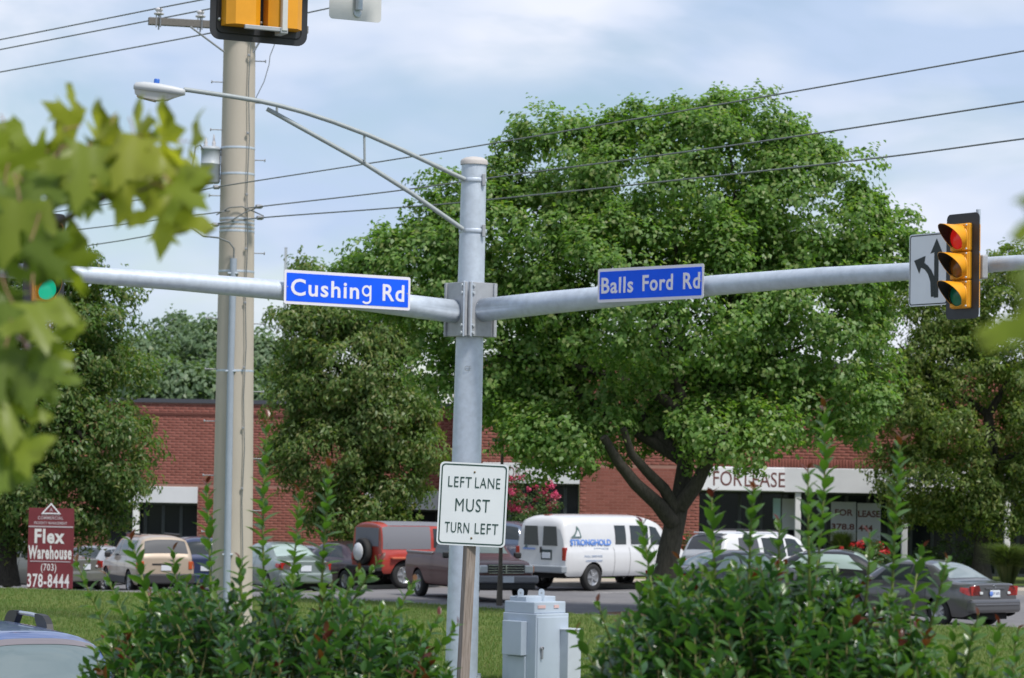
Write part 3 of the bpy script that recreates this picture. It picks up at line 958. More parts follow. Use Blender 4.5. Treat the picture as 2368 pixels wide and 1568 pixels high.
poly('turn_arrow', [az(*q) for q in ([(0.656, 0.88), (0.656, 0.60), (0.585, 0.515), (0.49, 0.445), (0.40, 0.405), (0.43, 0.31), (0.135, 0.365), (0.27, 0.55), (0.315, 0.465), (0.41, 0.495), (0.50, 0.565), (0.56, 0.67), (0.58, 0.88)])], -0.0045)
mb = MB(); mb.rbox((0, 0.106, 0.05), (0.05, 0.2, 0.30), 0.01); mb.build('bracket', galv_dull, arrow)

# ---- near signal cluster, seen from behind, with its own mast arm
YN = 27.0
u_n = Vector((math.cos(R(26)), math.sin(R(26)), 0))
n_bot = P(598, 99, YN)
ang_n = R(180 + 26)
dog = thing('traffic_signal', 'back of a yellow five-section traffic light cluster on a black backplate', 'traffic light', n_bot, ang_n)
MB().prism(rrect(0.98, 1.50, 0.10, cz=0.75), -0.012, 0.0).build('backplate', black_p, dog)
MB().ring(rrect(0.86, 1.38, 0.06, cz=0.75), rrect(0.845, 1.365, 0.055, cz=0.75), 0.0005, 0.006).build('backplate_crease', mat('crease_black', (0.008, 0.009, 0.011), rough=0.6), dog)
for cx_ in (-0.21, 0.21):
    for k in range(2):
        s = MB()
        pr = [(-0.17, 0.0), (-0.17, 0.13), (-0.10, 0.20), (0.10, 0.20), (0.17, 0.13), (0.17, 0.0)]
        z0, z1 = 0.13 + k * 0.355, 0.13 + k * 0.355 + 0.352
        n = len(pr)
        vs = [(cx_ + a, b, z0) for a, b in pr] + [(cx_ + a, b, z1) for a, b in pr]
        s.add(vs, [tuple(range(n))[::-1], tuple(range(n, 2 * n))] + [(i, i + 1, i + 1 + n, i + n) for i in range(n - 1)])
        hs = s.build('signal_housing', yellow_p, dog)
        for sx in (-0.19, 0.19):
            for sz in (0.06, 0.30):
                MB().lathe([(0, 0.018), (0.014, 0.016), (0.016, 0.0)], 8, 'Y').build('latch_screw', bolt_m, hs, (cx_ + sx, 0.0, z0 + sz))
        for j, c in enumerate(('amber', 'green')):
            pass
        vz = (z0 + z1) / 2
        obj('visor', visor_me, None, hs, (cx_, -0.02, vz))
        MB().lathe([(0.15, -0.02), (0.09, -0.05), (0.0, -0.06)], 24, 'Y', c=(cx_, 0, vz)).build('lens', lens_mat(('green', 'amber')[k], 0), hs)
s = MB(); s.rbox((0, 0.09, 1.02), (0.345, 0.18, 0.352), 0.02); hs = s.build('signal_housing', yellow_p, dog)
obj('visor', visor_me, None, hs, (0, -0.02, 1.02))
MB().lathe([(0.15, -0.02), (0.09, -0.05), (0.0, -0.06)], 24, 'Y', c=(0, 0, 1.02)).build('lens', lens_mat('red', 0), hs)
b = MB(); b.rbox((-0.16, 0.235, 0.80), (0.055, 0.06, 1.42), 0.008); b.build('mounting_pipe', alu, dog)
b = MB(); b.rbox((0.02, 0.225, 0.105), (0.42, 0.035, 0.04), 0.006); b.rbox((-0.16, 0.17, 0.095), (0.075, 0.17, 0.06), 0.01); b.build('bracket', galv_dull, dog)
b = MB(); b.rbox((-0.16, 0.26, 1.62), (0.2, 0.14, 0.3), 0.02); b.build('clamp', galv_dull, dog)
# plain back of a hanging sign
sg_bot = P(821, 48, YN + 0.62)
bs = thing('hanging_sign', 'bare aluminium back of a white sign hanging by the near traffic light', 'sign', sg_bot, ang_n)
MB().prism(rrect(0.545, 0.70, 0.04, cz=0.35), -0.004, 0.0).build('panel', alu, bs)
b = MB(); b.lathe([(0.04, 0.0), (0.04, 0.012), (0.03, 0.014), (0.0, 0.014)], 20, 'Y'); b.build('washer_plate', galv, bs, (-0.02, 0, 0.07))
b = MB(); b.tube([(0, 0.045, 0.10), (0, 0.045, 0.95)], 0.035, 14); b.build('hanger_pipe', galv, bs, (-0.02, 0, 0))
# its mast arm and pole, beyond the left and upper edge of the picture
a_mid = P(598, -150, YN) - Vector((math.sin(R(26)) * -1, math.cos(R(26)), 0)) * 0.30
a_end = a_mid + u_n * 1.35
a_start = a_mid - u_n * 11.5
nz = H(a_start.x, a_start.y)
near = thing('traffic_signal_pole', 'galvanised signal pole whose mast arm holds the near yellow cluster', 'signal pole', (a_start.x, a_start.y, nz))
WN = lambda p: Vector(p) - Vector((a_start.x, a_start.y, nz))
MB().tube([(0, 0, -0.05), (0, 0, 3), (0, 0, a_mid.z - nz + 0.6)], [0.2, 0.18, 0.16], 24).build('pole', galv, near)
MB().tube([WN(Vector((a_start.x, a_start.y, a_mid.z - 0.1))), WN(a_mid), WN(a_end)], [0.15, 0.10, 0.095], 20).build('mast_arm', galv, near)

# ================================================================== LANE SIGN ON A WOODEN POST
YS = 26.1
sc_ = P(1092.5, 1166.5, YS)
tilt = R(1.9)
hgt = sc_.z / math.cos(tilt)
base = Vector((sc_.x - math.sin(tilt) * hgt, YS, 0.0))
lane = thing('road_sign', 'white sign reading LEFT LANE MUST TURN LEFT on a wooden post', 'road sign', base)
lane.rotation_euler = (0, tilt, 0)
sw, sh = 0.622, 0.752
zc = hgt
def lz(u, v): return ((u - .5) * sw, -0.0045, zc + (.5 - v) * sh)
o = MB().prism(rrect(sw, sh, 0.04, cz=zc), -0.002, 0.002).build('panel', white_s, lane)
MB().ring(rrect(sw - 0.030, sh - 0.030, 0.034, cz=zc), rrect(sw - 0.052, sh - 0.052, 0.028, cz=zc), -0.0045, -0.0022).build('border', txt_g, lane)
for body, u, v, tw, th in (('LEFT', 0.30, 0.235, 0.34, 0.125), ('LANE', 0.705, 0.235, 0.365, 0.125), ('MUST', 0.50, 0.51, 0.50, 0.155), ('TURN', 0.29, 0.785, 0.355, 0.125), ('LEFT', 0.72, 0.785, 0.34, 0.125)):
    text('lettering', body, tw * sw, th * sh, txt_g, lane, lz(u, v), -0.004, space=1.1)
for v in (0.11, 0.905):
    MB().lathe([(0, -0.008), (0.008, -0.007), (0.010, -0.0025)], 10, 'Y').build('bolt', mat('rusty_bolt', (0.16, 0.11, 0.05), rough=0.7), lane, (0.004, 0, zc + (.5 - v) * sh))
MB().rbox((0, 0, 0), (0.092, 0.092, zc + sh * 0.42 + 0.1), 0.006, rot=None).build('post', wood_post, lane, (-0.008, 0.066, (zc + sh * 0.42 - 0.1) / 2), (0, 0, R(24)))

# ================================================================== UTILITY POLE
YU = 56.0
SU = F / YU
u_top = P(556, -70, YU); u_b = P(536, 1360, YU)
du = u_top - u_b
u_base = u_b + du * ((LAWN - 0.05 - u_b.z) / du.z)
util = thing('utility_pole', 'beige faceted utility pole with crossarm, grey transformer and conduit', 'utility pole', u_base)
WU = lambda p: Vector(p) - u_base
MB().tube([WU(u_base), WU(u_base.lerp(u_top, 0.5)), WU(u_top)], [0.405, 0.352, 0.30], 36, smooth=True).build('pole', pole_m, util)
def u_r(py): return 0.39 - (1360 - py) / 1430 * 0.088
def u_c(py):
    t = (1360 - py) / 1430
    return P(536 + 20 * t, py, YU)
# wooden crossarm, brace, insulators
ca, cb = P(343, 49, 55.15), P(712, 70, 55.95)
dca = (cb - ca); rotc = dca.to_track_quat('X', 'Z').to_matrix()
xarm = MB().rbox((0, 0, 0), (dca.length, 0.11, 0.145), 0.01, rot=rotc).build('crossarm', wood_arm, util, WU((ca + cb) / 2))
MB().tube([WU(P(440, 62, 55.25)), WU(P(518, 120, 55.62))], 0.02, 8).build('crossarm_brace', steel_m, util)
MB().tube([WU(P(615, 72, 55.65)), WU(P(585, 122, 55.66))], 0.02, 8).build('crossarm_brace', steel_m, util)
for px, py, yy in ((367, 50, 55.2), (463, 56, 55.42), (664, 67, 55.85)):
    q = WU(P(px, py, yy))
    ins = MB()
    ins.tube([q + Vector((0, 0, -0.16)), q + Vector((0, 0, 0.14))], 0.014, 8)
    ins.box(q + Vector((-0.04, -0.06, 0)), (0.025, 0.015, 0.24)); ins.box(q + Vector((0.04, -0.06, 0)), (0.025, 0.015, 0.24))
    io = ins.build('insulator_pin', steel_m, util)
    MB().lathe([(0.03, 0.12), (0.095, 0.135), (0.10, 0.16), (0.05, 0.175), (0.055, 0.20), (0.075, 0.215), (0.07, 0.25), (0.03, 0.27), (0, 0.275)], 18, c=q).build('insulator', ceramic, io)
# transformer can
q = WU(P(486, 424, YU - 0.05))
tcan = MB(); tcan.lathe([(0.0, 0), (0.165, 0.0), (0.185, 0.02), (0.19, 0.36), (0.196, 0.365), (0.196, 0.385), (0.19, 0.39), (0.19, 0.64), (0.205, 0.65), (0.205, 0.685), (0.15, 0.72), (0.0, 0.73)], 28, c=q)
tc_ = tcan.build('transformer', transf_m, util)
for dx, dy, hh in ((-0.10, -0.06, 0.18), (0.05, 0.02, 0.26)):
    MB().lathe([(0.03, 0.70), (0.045, 0.73), (0.03, 0.76), (0.042, 0.79), (0.028, 0.82), (0.012, 0.70 + hh)], 12, c=q + Vector((dx, dy, 0))).build('bushing', ceramic, tc_)
MB().rbox(q + Vector((-0.12, -0.155, 0.1)), (0.05, 0.01, 0.17), 0.003, rot=Matrix.Rotation(R(-38), 3, 'Z')).build('sticker', red_sticker, tc_)
mb = MB()
for hh in (0.12, 0.58):
    mb.rbox(q + Vector((0.19, 0.0, hh)), (0.18, 0.10, 0.07), 0.01)
mb.build('bracket', steel_m, tc_)
# bands
for py in (344, 404, 508, 517, 527, 536, 629, 858):
    c = u_c(py); rr_ = u_r(py) + 0.006
    MB().lathe([(rr_, -0.022), (rr_ + 0.004, 0.0), (rr_, 0.022)], 24, c=WU(c)).build('strap_band', galv, util)
# conduit with weatherhead, ground wire
def on_face(px, py, off):
    return WU(P(px, py, YU - u_r(py) - off))
MB().tube([on_face(540, 598, 0.045), on_face(533, 860, 0.05), on_face(524, 1372, 0.06), on_face(523, 1440, 0.06)], [0.066, 0.066, 0.07, 0.07], 16).build('conduit', pvc, util)
for py, px in ((632, 539), (858, 533), (1282, 526)):
    MB().rbox(on_face(px, py, 0.05), (0.2, 0.1, 0.035), 0.008).build('conduit_clamp', galv, util)
MB().tube([on_face(577 - 20 * (py - 100) / 1260 + (3 if i % 2 else -1), py, 0.012 - 0.02) for i, py in enumerate(range(-40, 1420, 120))], 0.011, 6).build('ground_wire', wire_m, util)
for py in (128, 308, 450, 575, 700, 850, 990, 1130):
    MB().rbox(on_face(576 - 20 * (py - 100) / 1260, py, 0.0), (0.05, 0.04, 0.05), 0.01).build('wire_staple', steel_m, util)
MB().tube([on_face(540, 604, 0.05), on_face(541, 575, 0.08), on_face(530, 560, 0.12), on_face(505, 550, 0.12), WU(P(470, 546, 55.6)), WU(P(446, 528, 55.6)), WU(P(432, 500, 55.6)), WU(P(432, 468, 55.6)), WU(P(442, 400, 55.6)), WU(P(452, 340, 55.7)), WU(P(462, 335, 55.75)), WU(P(474, 350, 55.85))], 0.017, 8).build('service_cable', wire_m, util)
MB().tube([WU(P(590, 230, 55.75)), WU(P(610, 190, 55.75)), WU(P(622, 150, 55.75)), WU(P(624, 130, 55.75)), WU(P(634, 105, 55.75)), WU(P(640, 72, 55.8))], 0.009, 6).build('jumper_wire', wire_m, util)
MB().tube([on_face(500, 497, 0.02), on_face(530, 480, 0.06), on_face(560, 478, 0.06), on_face(588, 490, 0.02), on_face(610, 500, 0.0)], 0.013, 6).build('jumper_wire', wire_m, util)
MB().tube([on_face(500, 520, 0.02), on_face(535, 510, 0.06), on_face(565, 492, 0.06), on_face(600, 478, 0.02)], 0.013, 6).build('jumper_wire', wire_m, util)
for py, sx in ((141, 1), (238, 1), (370, 1), (585, 1), (748, 1), (905, 1), (1060, 1), (1180, 1), (193, -1), (303, -1), (455, -1), (738, -1), (855, -1), (975, -1), (1100, -1), (1230, -1)):
    c = WU(u_c(py)); rr_ = u_r(py)
    a = c + Vector((sx * (rr_ - 0.05), -0.12 if sx < 0 else 0.0, 0)); b_ = c + Vector((sx * (rr_ + 0.2), -0.16 if sx < 0 else 0.02, 0.0))
    s = MB(); s.tube([a, b_], 0.011, 7); s.tube([b_ - Vector((sx * 0.012, 0, 0)), b_ + Vector((sx * 0.008, 0, 0))], 0.03, 8)
    s.build('step_bolt', steel_m, util)
for px, py in ((500, 433), (497, 520), (598, 478), (600, 504)):
    s = MB(); s.rbox(WU(P(px, py, 55.6)), (0.12, 0.1, 0.08), 0.02); s.tube([WU(P(px - 6, py, 55.5)), WU(P(px + 8, py, 55.6))], 0.03, 8)
    s.build('dead_end_clamp', steel_m, util)

# ---- overhead wires
def wire(pts, label, r=0.0125):
    # densify with a smooth curve through the points
    ps = [P(*q) for q in pts]
    dense = []
    for i in range(len(ps) - 1):
        p0 = ps[max(i - 1, 0)]; p1 = ps[i]; p2 = ps[i + 1]; p3 = ps[min(i + 2, len(ps) - 1)]
        for k in range(6):
            t = k / 6
            dense.append(0.5 * ((2 * p1) + (p2 - p0) * t + (2 * p0 - 5 * p1 + 4 * p2 - p3) * t * t + (3 * p1 - p0 - 3 * p2 + p3) * t ** 3))
    dense.append(ps[-1])
    return tag(MB().tube(dense, r, 6).build('power_line', wire_m), label, 'wire', 'overhead power lines')
wire([(-260, 140, 65), (0, 92, 60.5), (367, 19, 55.2), (500, -7, 53.2), (900, -90, 48)], 'power line over the outer insulator of the wooden crossarm', 0.014)
wire([(-260, 166, 65), (0, 115, 60.7), (463, 25, 55.42), (600, -4, 53.2), (1000, -90, 48)], 'power line over the inner insulator of the wooden crossarm', 0.014)
wire([(-260, 215, 65), (0, 167, 61), (300, 112, 57.5), (490, 76, 56.3), (664, 40, 55.85), (757, 20, 54.2), (1000, -32, 50)], 'power line passing just under the wooden crossarm brace', 0.014)
wire([(-200, 538, 68), (81, 497, 62.5), (263, 470, 59.5), (400, 451, 57.3), (506, 432, 55.55), (620, 414, 54.4), (1060, 345, 50), (1760, 225, 44.5), (2367, 118, 40), (2700, 58, 38)], 'uppermost cable running from the transformer past the treetop')
wire([(-200, 575, 68), (183, 531, 60.8), (336, 512, 58.2), (444, 499, 56.5), (497, 492, 55.6), (600, 478, 55.5), (896, 444, 52), (1130, 412, 49.5), (1768, 326, 44.3), (2367, 235, 40), (2700, 182, 38)], 'middle cable of the three running from the pole straps across the leafy tree')
wire([(-200, 625, 68), (210, 567, 60.4), (317, 550, 58.6), (377, 539, 57.6), (497, 518, 55.6), (600, 504, 55.5), (896, 482, 52), (1130, 462, 49.5), (1923, 378, 43.4), (2367, 321, 40), (2700, 278, 38)], 'lowest cable running from the pole straps across the leafy tree')

# ================================================================== CONTROL CABINET
YCB = 42.0
cb_ = ground_hit(1239, 1300); cbp = P(1239, 1450, YCB)
cabt = thing('control_cabinet', 'pale blue-grey metal traffic control cabinet on the lawn beside the pole', 'cabinet', (cbp.x, YCB, LAWN - 0.02), R(45))
s = 0.685
# local corner nearest the camera is (-s/2 .. ) rotated 45 deg: faces -Y (right) and -X (left)
cz = P(1239, 1420, YCB).z - LAWN + 0.02
MB().rbox((s / 2, s / 2, cz / 2), (s, s, cz), 0.012, 2).build('body', cab_m, cabt)
MB().rbox((s / 2 + 0.012, s / 2 + 0.03, cz + 0.085), (s - 0.026, s - 0.065, 0.17), 0.014, 2).build('top_hood', cab_m, cabt)
MB().rbox((s / 2 + 0.04, s * 0.66, cz + 0.20), (s - 0.06, s * 0.5, 0.08), 0.012, 2).build('lid', cab_m, cabt)
for (x, y) in ((0.10, s * 0.62), (s * 0.58, s * 0.42)):
    e = MB(); e.prism(rrect(0.09, 0.16, 0.04, cz=0.08), -0.008, 0.008)
    eo = e.build('lifting_eye', cab_m, cabt, (x, y, cz + 0.19), (0, 0, R(-45)))
    MB().lathe([(0.013, -0.0095), (0.0, -0.0097)], 10, 'Y').build('eye_hole', steel_m, eo, (0, 0, 0.10))
MB().rbox((s * 0.5, -0.007, cz * 0.49), (s - 0.05, 0.016, cz * 0.93), 0.01, 2).build('door', cab_m, cabt)
hd = MB(); hd.rbox((0.10, -0.03, cz * 0.46), (0.03, 0.04, 0.16), 0.008); hd.lathe([(0.02, -0.05), (0.03, -0.045), (0.03, -0.01)], 12, 'Y', c=(0.10, 0, cz * 0.53)); hd.build('handle', steel_m, cabt)
sb = MB(); sb.rbox((-0.055, s * 0.56, cz * 0.66), (0.12, s * 0.58, cz * 0.47), 0.01, 2); sb.build('side_box', cab_m, cabt)
sb = MB(); sb.rbox((-0.012, s * 0.54, cz * 0.21), (0.03, s * 0.52, cz * 0.40), 0.008, 2); sb.build('side_panel', cab_m, cabt)
for (x, w) in ((0.17, 0.16), (0.48, 0.10)):
    MB().box((x, 0.058, cz + 0.10), (w, 0.012, 0.045)).build('sticker', mat('sticker_pale', (0.62, 0.42, 0.40), rough=0.5), cabt)
e = thing('utility_box', 'low pale grey box standing against the control cabinet', 'cabinet', tuple(P(1324, 1500, YCB + 0.35) * 1.0), R(45))
e.location.z = LAWN - 0.02
bz = P(1330, 1455, YCB + 0.3).z - LAWN
MB().rbox((0.0, 0.1, bz / 2), (0.28, 0.28, bz), 0.012, 2).build('body', mat('box_pale', (0.44, 0.48, 0.53), rough=0.45, var=0.05), e)
MB().rbox((0.0, 0.1, bz + 0.012), (0.31, 0.31, 0.03), 0.01, 2).build('lid', MATS['box_pale'], e)

# ================================================================== LEASING SIGN
YF = 72.6
fb = P(117, 1265, YF)
flex = thing('leasing_sign', 'maroon board sign reading Flex Warehouse with a phone number on the lawn', 'sign', (fb.x, YF, LAWN - 0.03), R(-6))
k_ = 0.00239
zt = P(117, 1172, YF).z - LAWN; zb = P(117, 1357, YF).z - LAWN
fw = 1.165
MB().box((0, 0, (zt + zb) / 2), (fw, 0.03, zt - zb)).build('panel', maroon_s, flex)
for sx in (-1, 1):
    MB().rbox((sx * (fw / 2 - 0.06), 0.065, (zt - 0.2) / 2), (0.09, 0.09, zt - 0.2), 0.006).build('leg', mat('leg_maroon', (0.13, 0.02, 0.03), rough=0.7), flex)
def fz(y): return zt - (y - 205) * (zt - zb) / 900
def fx(x): return (x - 542) * k_
MB().prism([(fx(440), fz(268)), (fx(540), fz(150)), (fx(640), fz(268))], -0.022, 0.02).build('gable', maroon_s, flex)
MB().ring([(fx(432), fz(272)), (fx(540), fz(145)), (fx(648), fz(272))], [(fx(462), fz(258)), (fx(540), fz(170)), (fx(618), fz(258))], -0.028, -0.0225).build('gable_trim', txt_w, flex)
off_w = mat('lettering_offwhite', (0.66, 0.64, 0.66), rough=0.6)
dim_w = mat('lettering_dim', (0.45, 0.38, 0.42), rough=0.6)
for body, x0, x1, y0, y1, bold, m in (('ELLWOOD', 440, 640, 262, 288, 0.02, dim_w), ('COMMERCIAL', 398, 672, 298, 335, 0.02, dim_w), ('PROPERTY MANAGEMENT', 360, 715, 358, 390, 0.02, dim_w),
                                ('Flex', 368, 692, 440, 605, 0.035, off_w), ('Warehouse', 302, 772, 628, 782, 0.035, off_w), ('(703)', 445, 610, 830, 935, 0.01, off_w), ('378-8444', 300, 752, 945, 1100, 0.02, off_w), ('A', 522, 560, 205, 245, 0.02, dim_w)):
    text('lettering', body, (x1 - x0) * k_, fz(y0) - fz(y1), m, flex, (fx((x0 + x1) / 2), -0.0235 if y0 < 260 else -0.017, (fz(y0) + fz(y1)) / 2), bold, space=1.14)
for y, x0, x1, h in ((415, 302, 782, 0.035), (806, 325, 760, 0.022)):
    MB().box((fx((x0 + x1) / 2), -0.019, fz(y)), ((x1 - x0) * k_, 0.008, h)).build('rule', dim_w, flex)

# ================================================================== VEHICLES
def pchip(xs, ys):
    xs = np.asarray(xs, float); ys = np.asarray(ys, float)
    h = np.diff(xs); dl = np.diff(ys) / h
    m = np.zeros_like(ys)
    m[0], m[-1] = dl[0], dl[-1]
    for i in range(1, len(xs) - 1):
        if dl[i - 1] * dl[i] > 0:
            w1 = 2 * h[i] + h[i - 1]; w2 = h[i] + 2 * h[i - 1]
            m[i] = (w1 + w2) / (w1 / dl[i - 1] + w2 / dl[i])
    def f(x):
        x = min(max(x, xs[0]), xs[-1])
        i = min(max(int(np.searchsorted(xs, x)) - 1, 0), len(h) - 1)
        t = (x - xs[i]) / h[i]
        return float((1 + 2 * t) * (1 - t) ** 2 * ys[i] + t * (1 - t) ** 2 * h[i] * m[i] + t * t * (3 - 2 * t) * ys[i + 1] + t * t * (t - 1) * h[i] * m[i + 1])
    return f
PROF = pchip([0, 0.12, 0.3, 0.55, 0.8, 0.93, 1.0], [0.90, 0.955, 0.985, 1.0, 0.985, 0.965, 0.925])
tyre_m = mat('tyre', (0.018, 0.018, 0.019), rough=0.8)
rim_m = mat('rim', (0.42, 0.43, 0.45), rough=0.3, metal=0.7)
dark_m = mat('underbody', (0.012, 0.012, 0.013), rough=0.9)
glass_c = mat('car_glass', (0.03, 0.038, 0.042), rough=0.12, spec=0.5)
glass_t = mat('car_glass_tinted', (0.075, 0.08, 0.09), rough=0.16, spec=0.5)
trim_m = mat('trim_black', (0.02, 0.02, 0.022), rough=0.5)
chrome_m = mat('chrome', (0.6, 0.62, 0.64), rough=0.15, metal=0.9)
tail_m = mat('tail_lamp', (0.34, 0.018, 0.014), rough=0.15, coat=0.6)
amber_m = mat('amber_lamp', (0.55, 0.17, 0.03), rough=0.2, coat=0.5)
head_m = mat('head_lamp', (0.62, 0.64, 0.66), rough=0.12, coat=0.7)
plate_m = mat('number_plate', (0.62, 0.66, 0.72), rough=0.4)
def wheel_meshes(r, w):
    t = MB(); t.lathe([(r * 0.60, -w / 2 + 0.015), (r * 0.78, -w / 2), (r * 0.94, -w / 2 + 0.01), (r, -w / 2 + 0.04), (r, w / 2 - 0.04), (r * 0.94, w / 2 - 0.01), (r * 0.78, w / 2), (r * 0.60, w / 2 - 0.015)], 32, 'Y')
    rm = MB(); rm.lathe([(0, w / 2 - 0.035), (r * 0.12, w / 2 - 0.03), (r * 0.16, w / 2 - 0.05), (r * 0.5, w / 2 - 0.055), (r * 0.58, w / 2 - 0.02), (r * 0.63, w / 2 - 0.012), (r * 0.63, -w / 2 + 0.02)], 28, 'Y')
    return t.mesh('tyre'), rm.mesh('rim'), r, w
def spokes(rm_parent, r, w):
    s = MB()
    for k in range(5):
        a = 2 * math.pi * k / 5
        s.rbox((math.cos(a) * r * 0.33, w / 2 - 0.035, math.sin(a) * r * 0.33), (r * 0.5, 0.03, r * 0.17), 0.008, rot=Matrix.Rotation(-a, 3, 'Y'))
    s.build('spokes', rim_m, rm_parent)

class Car:
    def __init__(s, name, label, cat, spec, paint, loc, ang, low=None, wheels=True):
        s.p = spec
        s.t = thing(name, label, cat, loc, ang)
        g = lambda key: pchip(*zip(*spec[key]))
        s.top, s.belt, s.hw, s.hwt = g('top'), g('belt'), g('hw'), g('hwt')
        s.x0, s.x1 = spec['top'][0][0], spec['top'][-1][0]
        s.zs = spec['sill']
        s.wx = spec['wheels']; s.wr = spec['wr']
        s.ends = spec.get('ends', 0.28)
        xs = set(np.linspace(s.x0, s.x1, 90).tolist())
        for wx in s.wx:
            xs |= set((wx + (s.wr + 0.05) * np.cos(np.linspace(0.0, math.pi, 15))).tolist())
        for key in ('top', 'hwt'):
            xs |= set(q[0] for q in spec[key])
        s.xs = sorted(xs)
        rows = []
        kl = np.linspace(0, 1, 10); ku = np.linspace(0, 1, 6)[1:]; kr = np.linspace(0, 1, 7)[1:]
        for x in s.xs:
            row = [s.low(x, t) for t in kl] + [s.side(x, k) for k in ku] + [s.roof(x, q) for q in kr]
            rows.append(row)
        n = len(rows[0]); mb = MB()
        for sg in (1, -1):
            v = [(p[0], sg * p[1], p[2]) for r in rows for p in r]
            f = []
            for i in range(len(rows) - 1):
                for k in range(n - 1):
                    a = i * n + k
                    q = (a, a + n, a + n + 1, a + 1)
                    f.append(q if sg < 0 else q[::-1])
            mb.add(v, f, 0, True)
        for i, sg in ((0, -1), (-1, 1)):
            r = rows[i]
            loop = [(p[0], p[1], p[2]) for p in r] + [(p[0], -p[1], p[2]) for p in r[-2::-1]]
            mb.add(loop, [tuple(range(len(loop)))], 0, False)
        me = mb.mesh('body')
        bm = bmesh.new(); bm.from_mesh(me)
        bmesh.ops.remove_doubles(bm, verts=bm.verts, dist=0.0004)
        bmesh.ops.recalc_face_normals(bm, faces=bm.faces)
        bm.to_mesh(me); bm.free()
        s.body = obj('body', me, paint, s.t)
        zl = s.zs
        u = MB(); u.box(((s.x0 + s.x1) / 2, 0, zl + 0.12), (s.x1 - s.x0 - 0.35, 2 * (s.hw((s.x0 + s.x1) / 2) - 0.27), 0.34))
        for wx in s.wx:
            u.box((wx, 0, zl + 0.28), (s.wr * 2.3, 2 * (s.hw(0) - 0.24), 0.5))
        u.build('underbody', dark_m, s.t)
        if wheels:
            tm, rm, r, w = wheel_meshes(s.wr, 0.21)
            for wx in s.wx:
                for sg in (1, -1):
                    y = sg * (s.hw(wx) - 0.115)
                    o = obj('wheel', rm, rim_m, s.t, (wx, y, s.wr), (0, 0, 0 if sg > 0 else math.pi))
                    obj('tyre', tm, tyre_m, o)
                    spokes(o, r, w)
    def zbot(s, x):
        z = s.zs
        e = min(x - s.x0, s.x1 - x)
        if e < s.ends: z += 0.10 * (1 - e / s.ends) ** 1.5
        for wx in s.wx:
            d = (s.wr + 0.05) ** 2 - (x - wx) ** 2
            if d > 0: z = max(z, s.wr + math.sqrt(d))
        return z
    def low(s, x, t):
        zb, zt = s.zbot(x), s.belt(x)
        zb = min(zb, zt - 0.02)
        z = zb + (zt - zb) * t
        k = (z - s.zs) / (zt - s.zs)
        return (x, s.hw(x) * PROF(k), z)
    def side(s, x, k):
        y0, z0 = s.hw(x) * PROF(1.0), s.belt(x)
        zt = s.top(x); y1 = s.hwt(x)
        z1 = z0 + (zt - z0) * 0.86
        bul = 0.03 * math.sin(math.pi * k) * min(1, (zt - z0) / 0.4)
        return (x, y0 + (y1 - y0) * k + bul, z0 + (z1 - z0) * k)
    def roof(s, x, q):
        z0, zt = s.belt(x), s.top(x); y1 = s.hwt(x)
        z1 = z0 + (zt - z0) * 0.86
        return (x, y1 * (1 - q), z1 + (zt - z1) * (1 - (1 - q) ** 3))
    def patch(s, name, fn, corners, m, off=0.006, sides=(1, -1), nu=8, nv=6, parent=None, both=False):
        """corners: 4 (x, k) pairs, bilinear; a thin skin lying just proud of the body"""
        (a, b, c, d) = corners
        for sg in sides:
            g = []
            for i in range(nu + 1):
                for j in range(nv + 1):
                    u, v = i / nu, j / nv
                    X = (1 - u) * (1 - v) * a[0] + u * (1 - v) * b[0] + u * v * c[0] + (1 - u) * v * d[0]
                    K = (1 - u) * (1 - v) * a[1] + u * (1 - v) * b[1] + u * v * c[1] + (1 - u) * v * d[1]
                    p = Vector(fn(X, K)); e = 0.004
                    du_ = Vector(fn(X + e, K)) - Vector(fn(X - e, K)); dv_ = Vector(fn(X, min(1, K + e))) - Vector(fn(X, max(0, K - e)))
                    nn = du_.cross(dv_)
                    nn = nn.normalized() if nn.length > 1e-12 else Vector((0, 1, 0))
                    if nn.y < 0 or (abs(nn.y) < 0.02 and nn.z < 0): nn = -nn
                    if fn == s.roof and nn.z < 0: nn = -nn
                    p = p + nn * off
                    g.append((p.x, sg * p.y, p.z))
            f = []
            w = nv + 1
            for i in range(nu):
                for j in range(nv):
                    q = i * w + j
                    f.append((q, q + w, q + w + 1, q + 1))
            if both:
                # full width: mirror in the same mesh
                g2 = [(p[0], -p[1], p[2]) for p in g]
                mb = MB(); mb.add(g, f, 0, True); mb.add(g2, [q[::-1] for q in f], 0, True)
            else:
                mb = MB(); mb.add(g, f, 0, True)
            me = mb.mesh(name)
            bm = bmesh.new(); bm.from_mesh(me)
            bmesh.ops.remove_doubles(bm, verts=bm.verts, dist=0.0005)
            bmesh.ops.recalc_face_normals(bm, faces=bm.faces)
            bm.to_mesh(me); bm.free()
            o = obj(name, me, m, parent or s.t)
        return o
    def win(s, c, m=None, sides=(1, -1)):
        s.patch('side_window', s.side, c, m or glass_c, 0.005, sides)
    def screen(s, name, xa, xb, m=None, q0=0.10):
        s.patch(name, s.roof, [(xa, q0), (xb, q0 + 0.02), (xb, 1), (xa, 1)], m or glass_c, 0.006, (1,), both=True)
    def seam(s, x, z0=0.05, z1=1.0):
        s.patch('door_seam', s.low, [(x - 0.006, z0), (x + 0.006, z0), (x + 0.006, z1), (x - 0.006, z1)], trim_m, 0.0025, nu=1, nv=10)
    def box(s, name, c, size, m, r=0.012, sides=None, rotz=0.0, parent=None):
        for sg in (sides or (0,)):
            cc = (c[0], c[1] * (sg if sg else 1), c[2])
            MB().rbox((0, 0, 0), size, r, 3).build(name, m, parent or s.t, cc, (0, 0, rotz * (sg if sg else 1)))

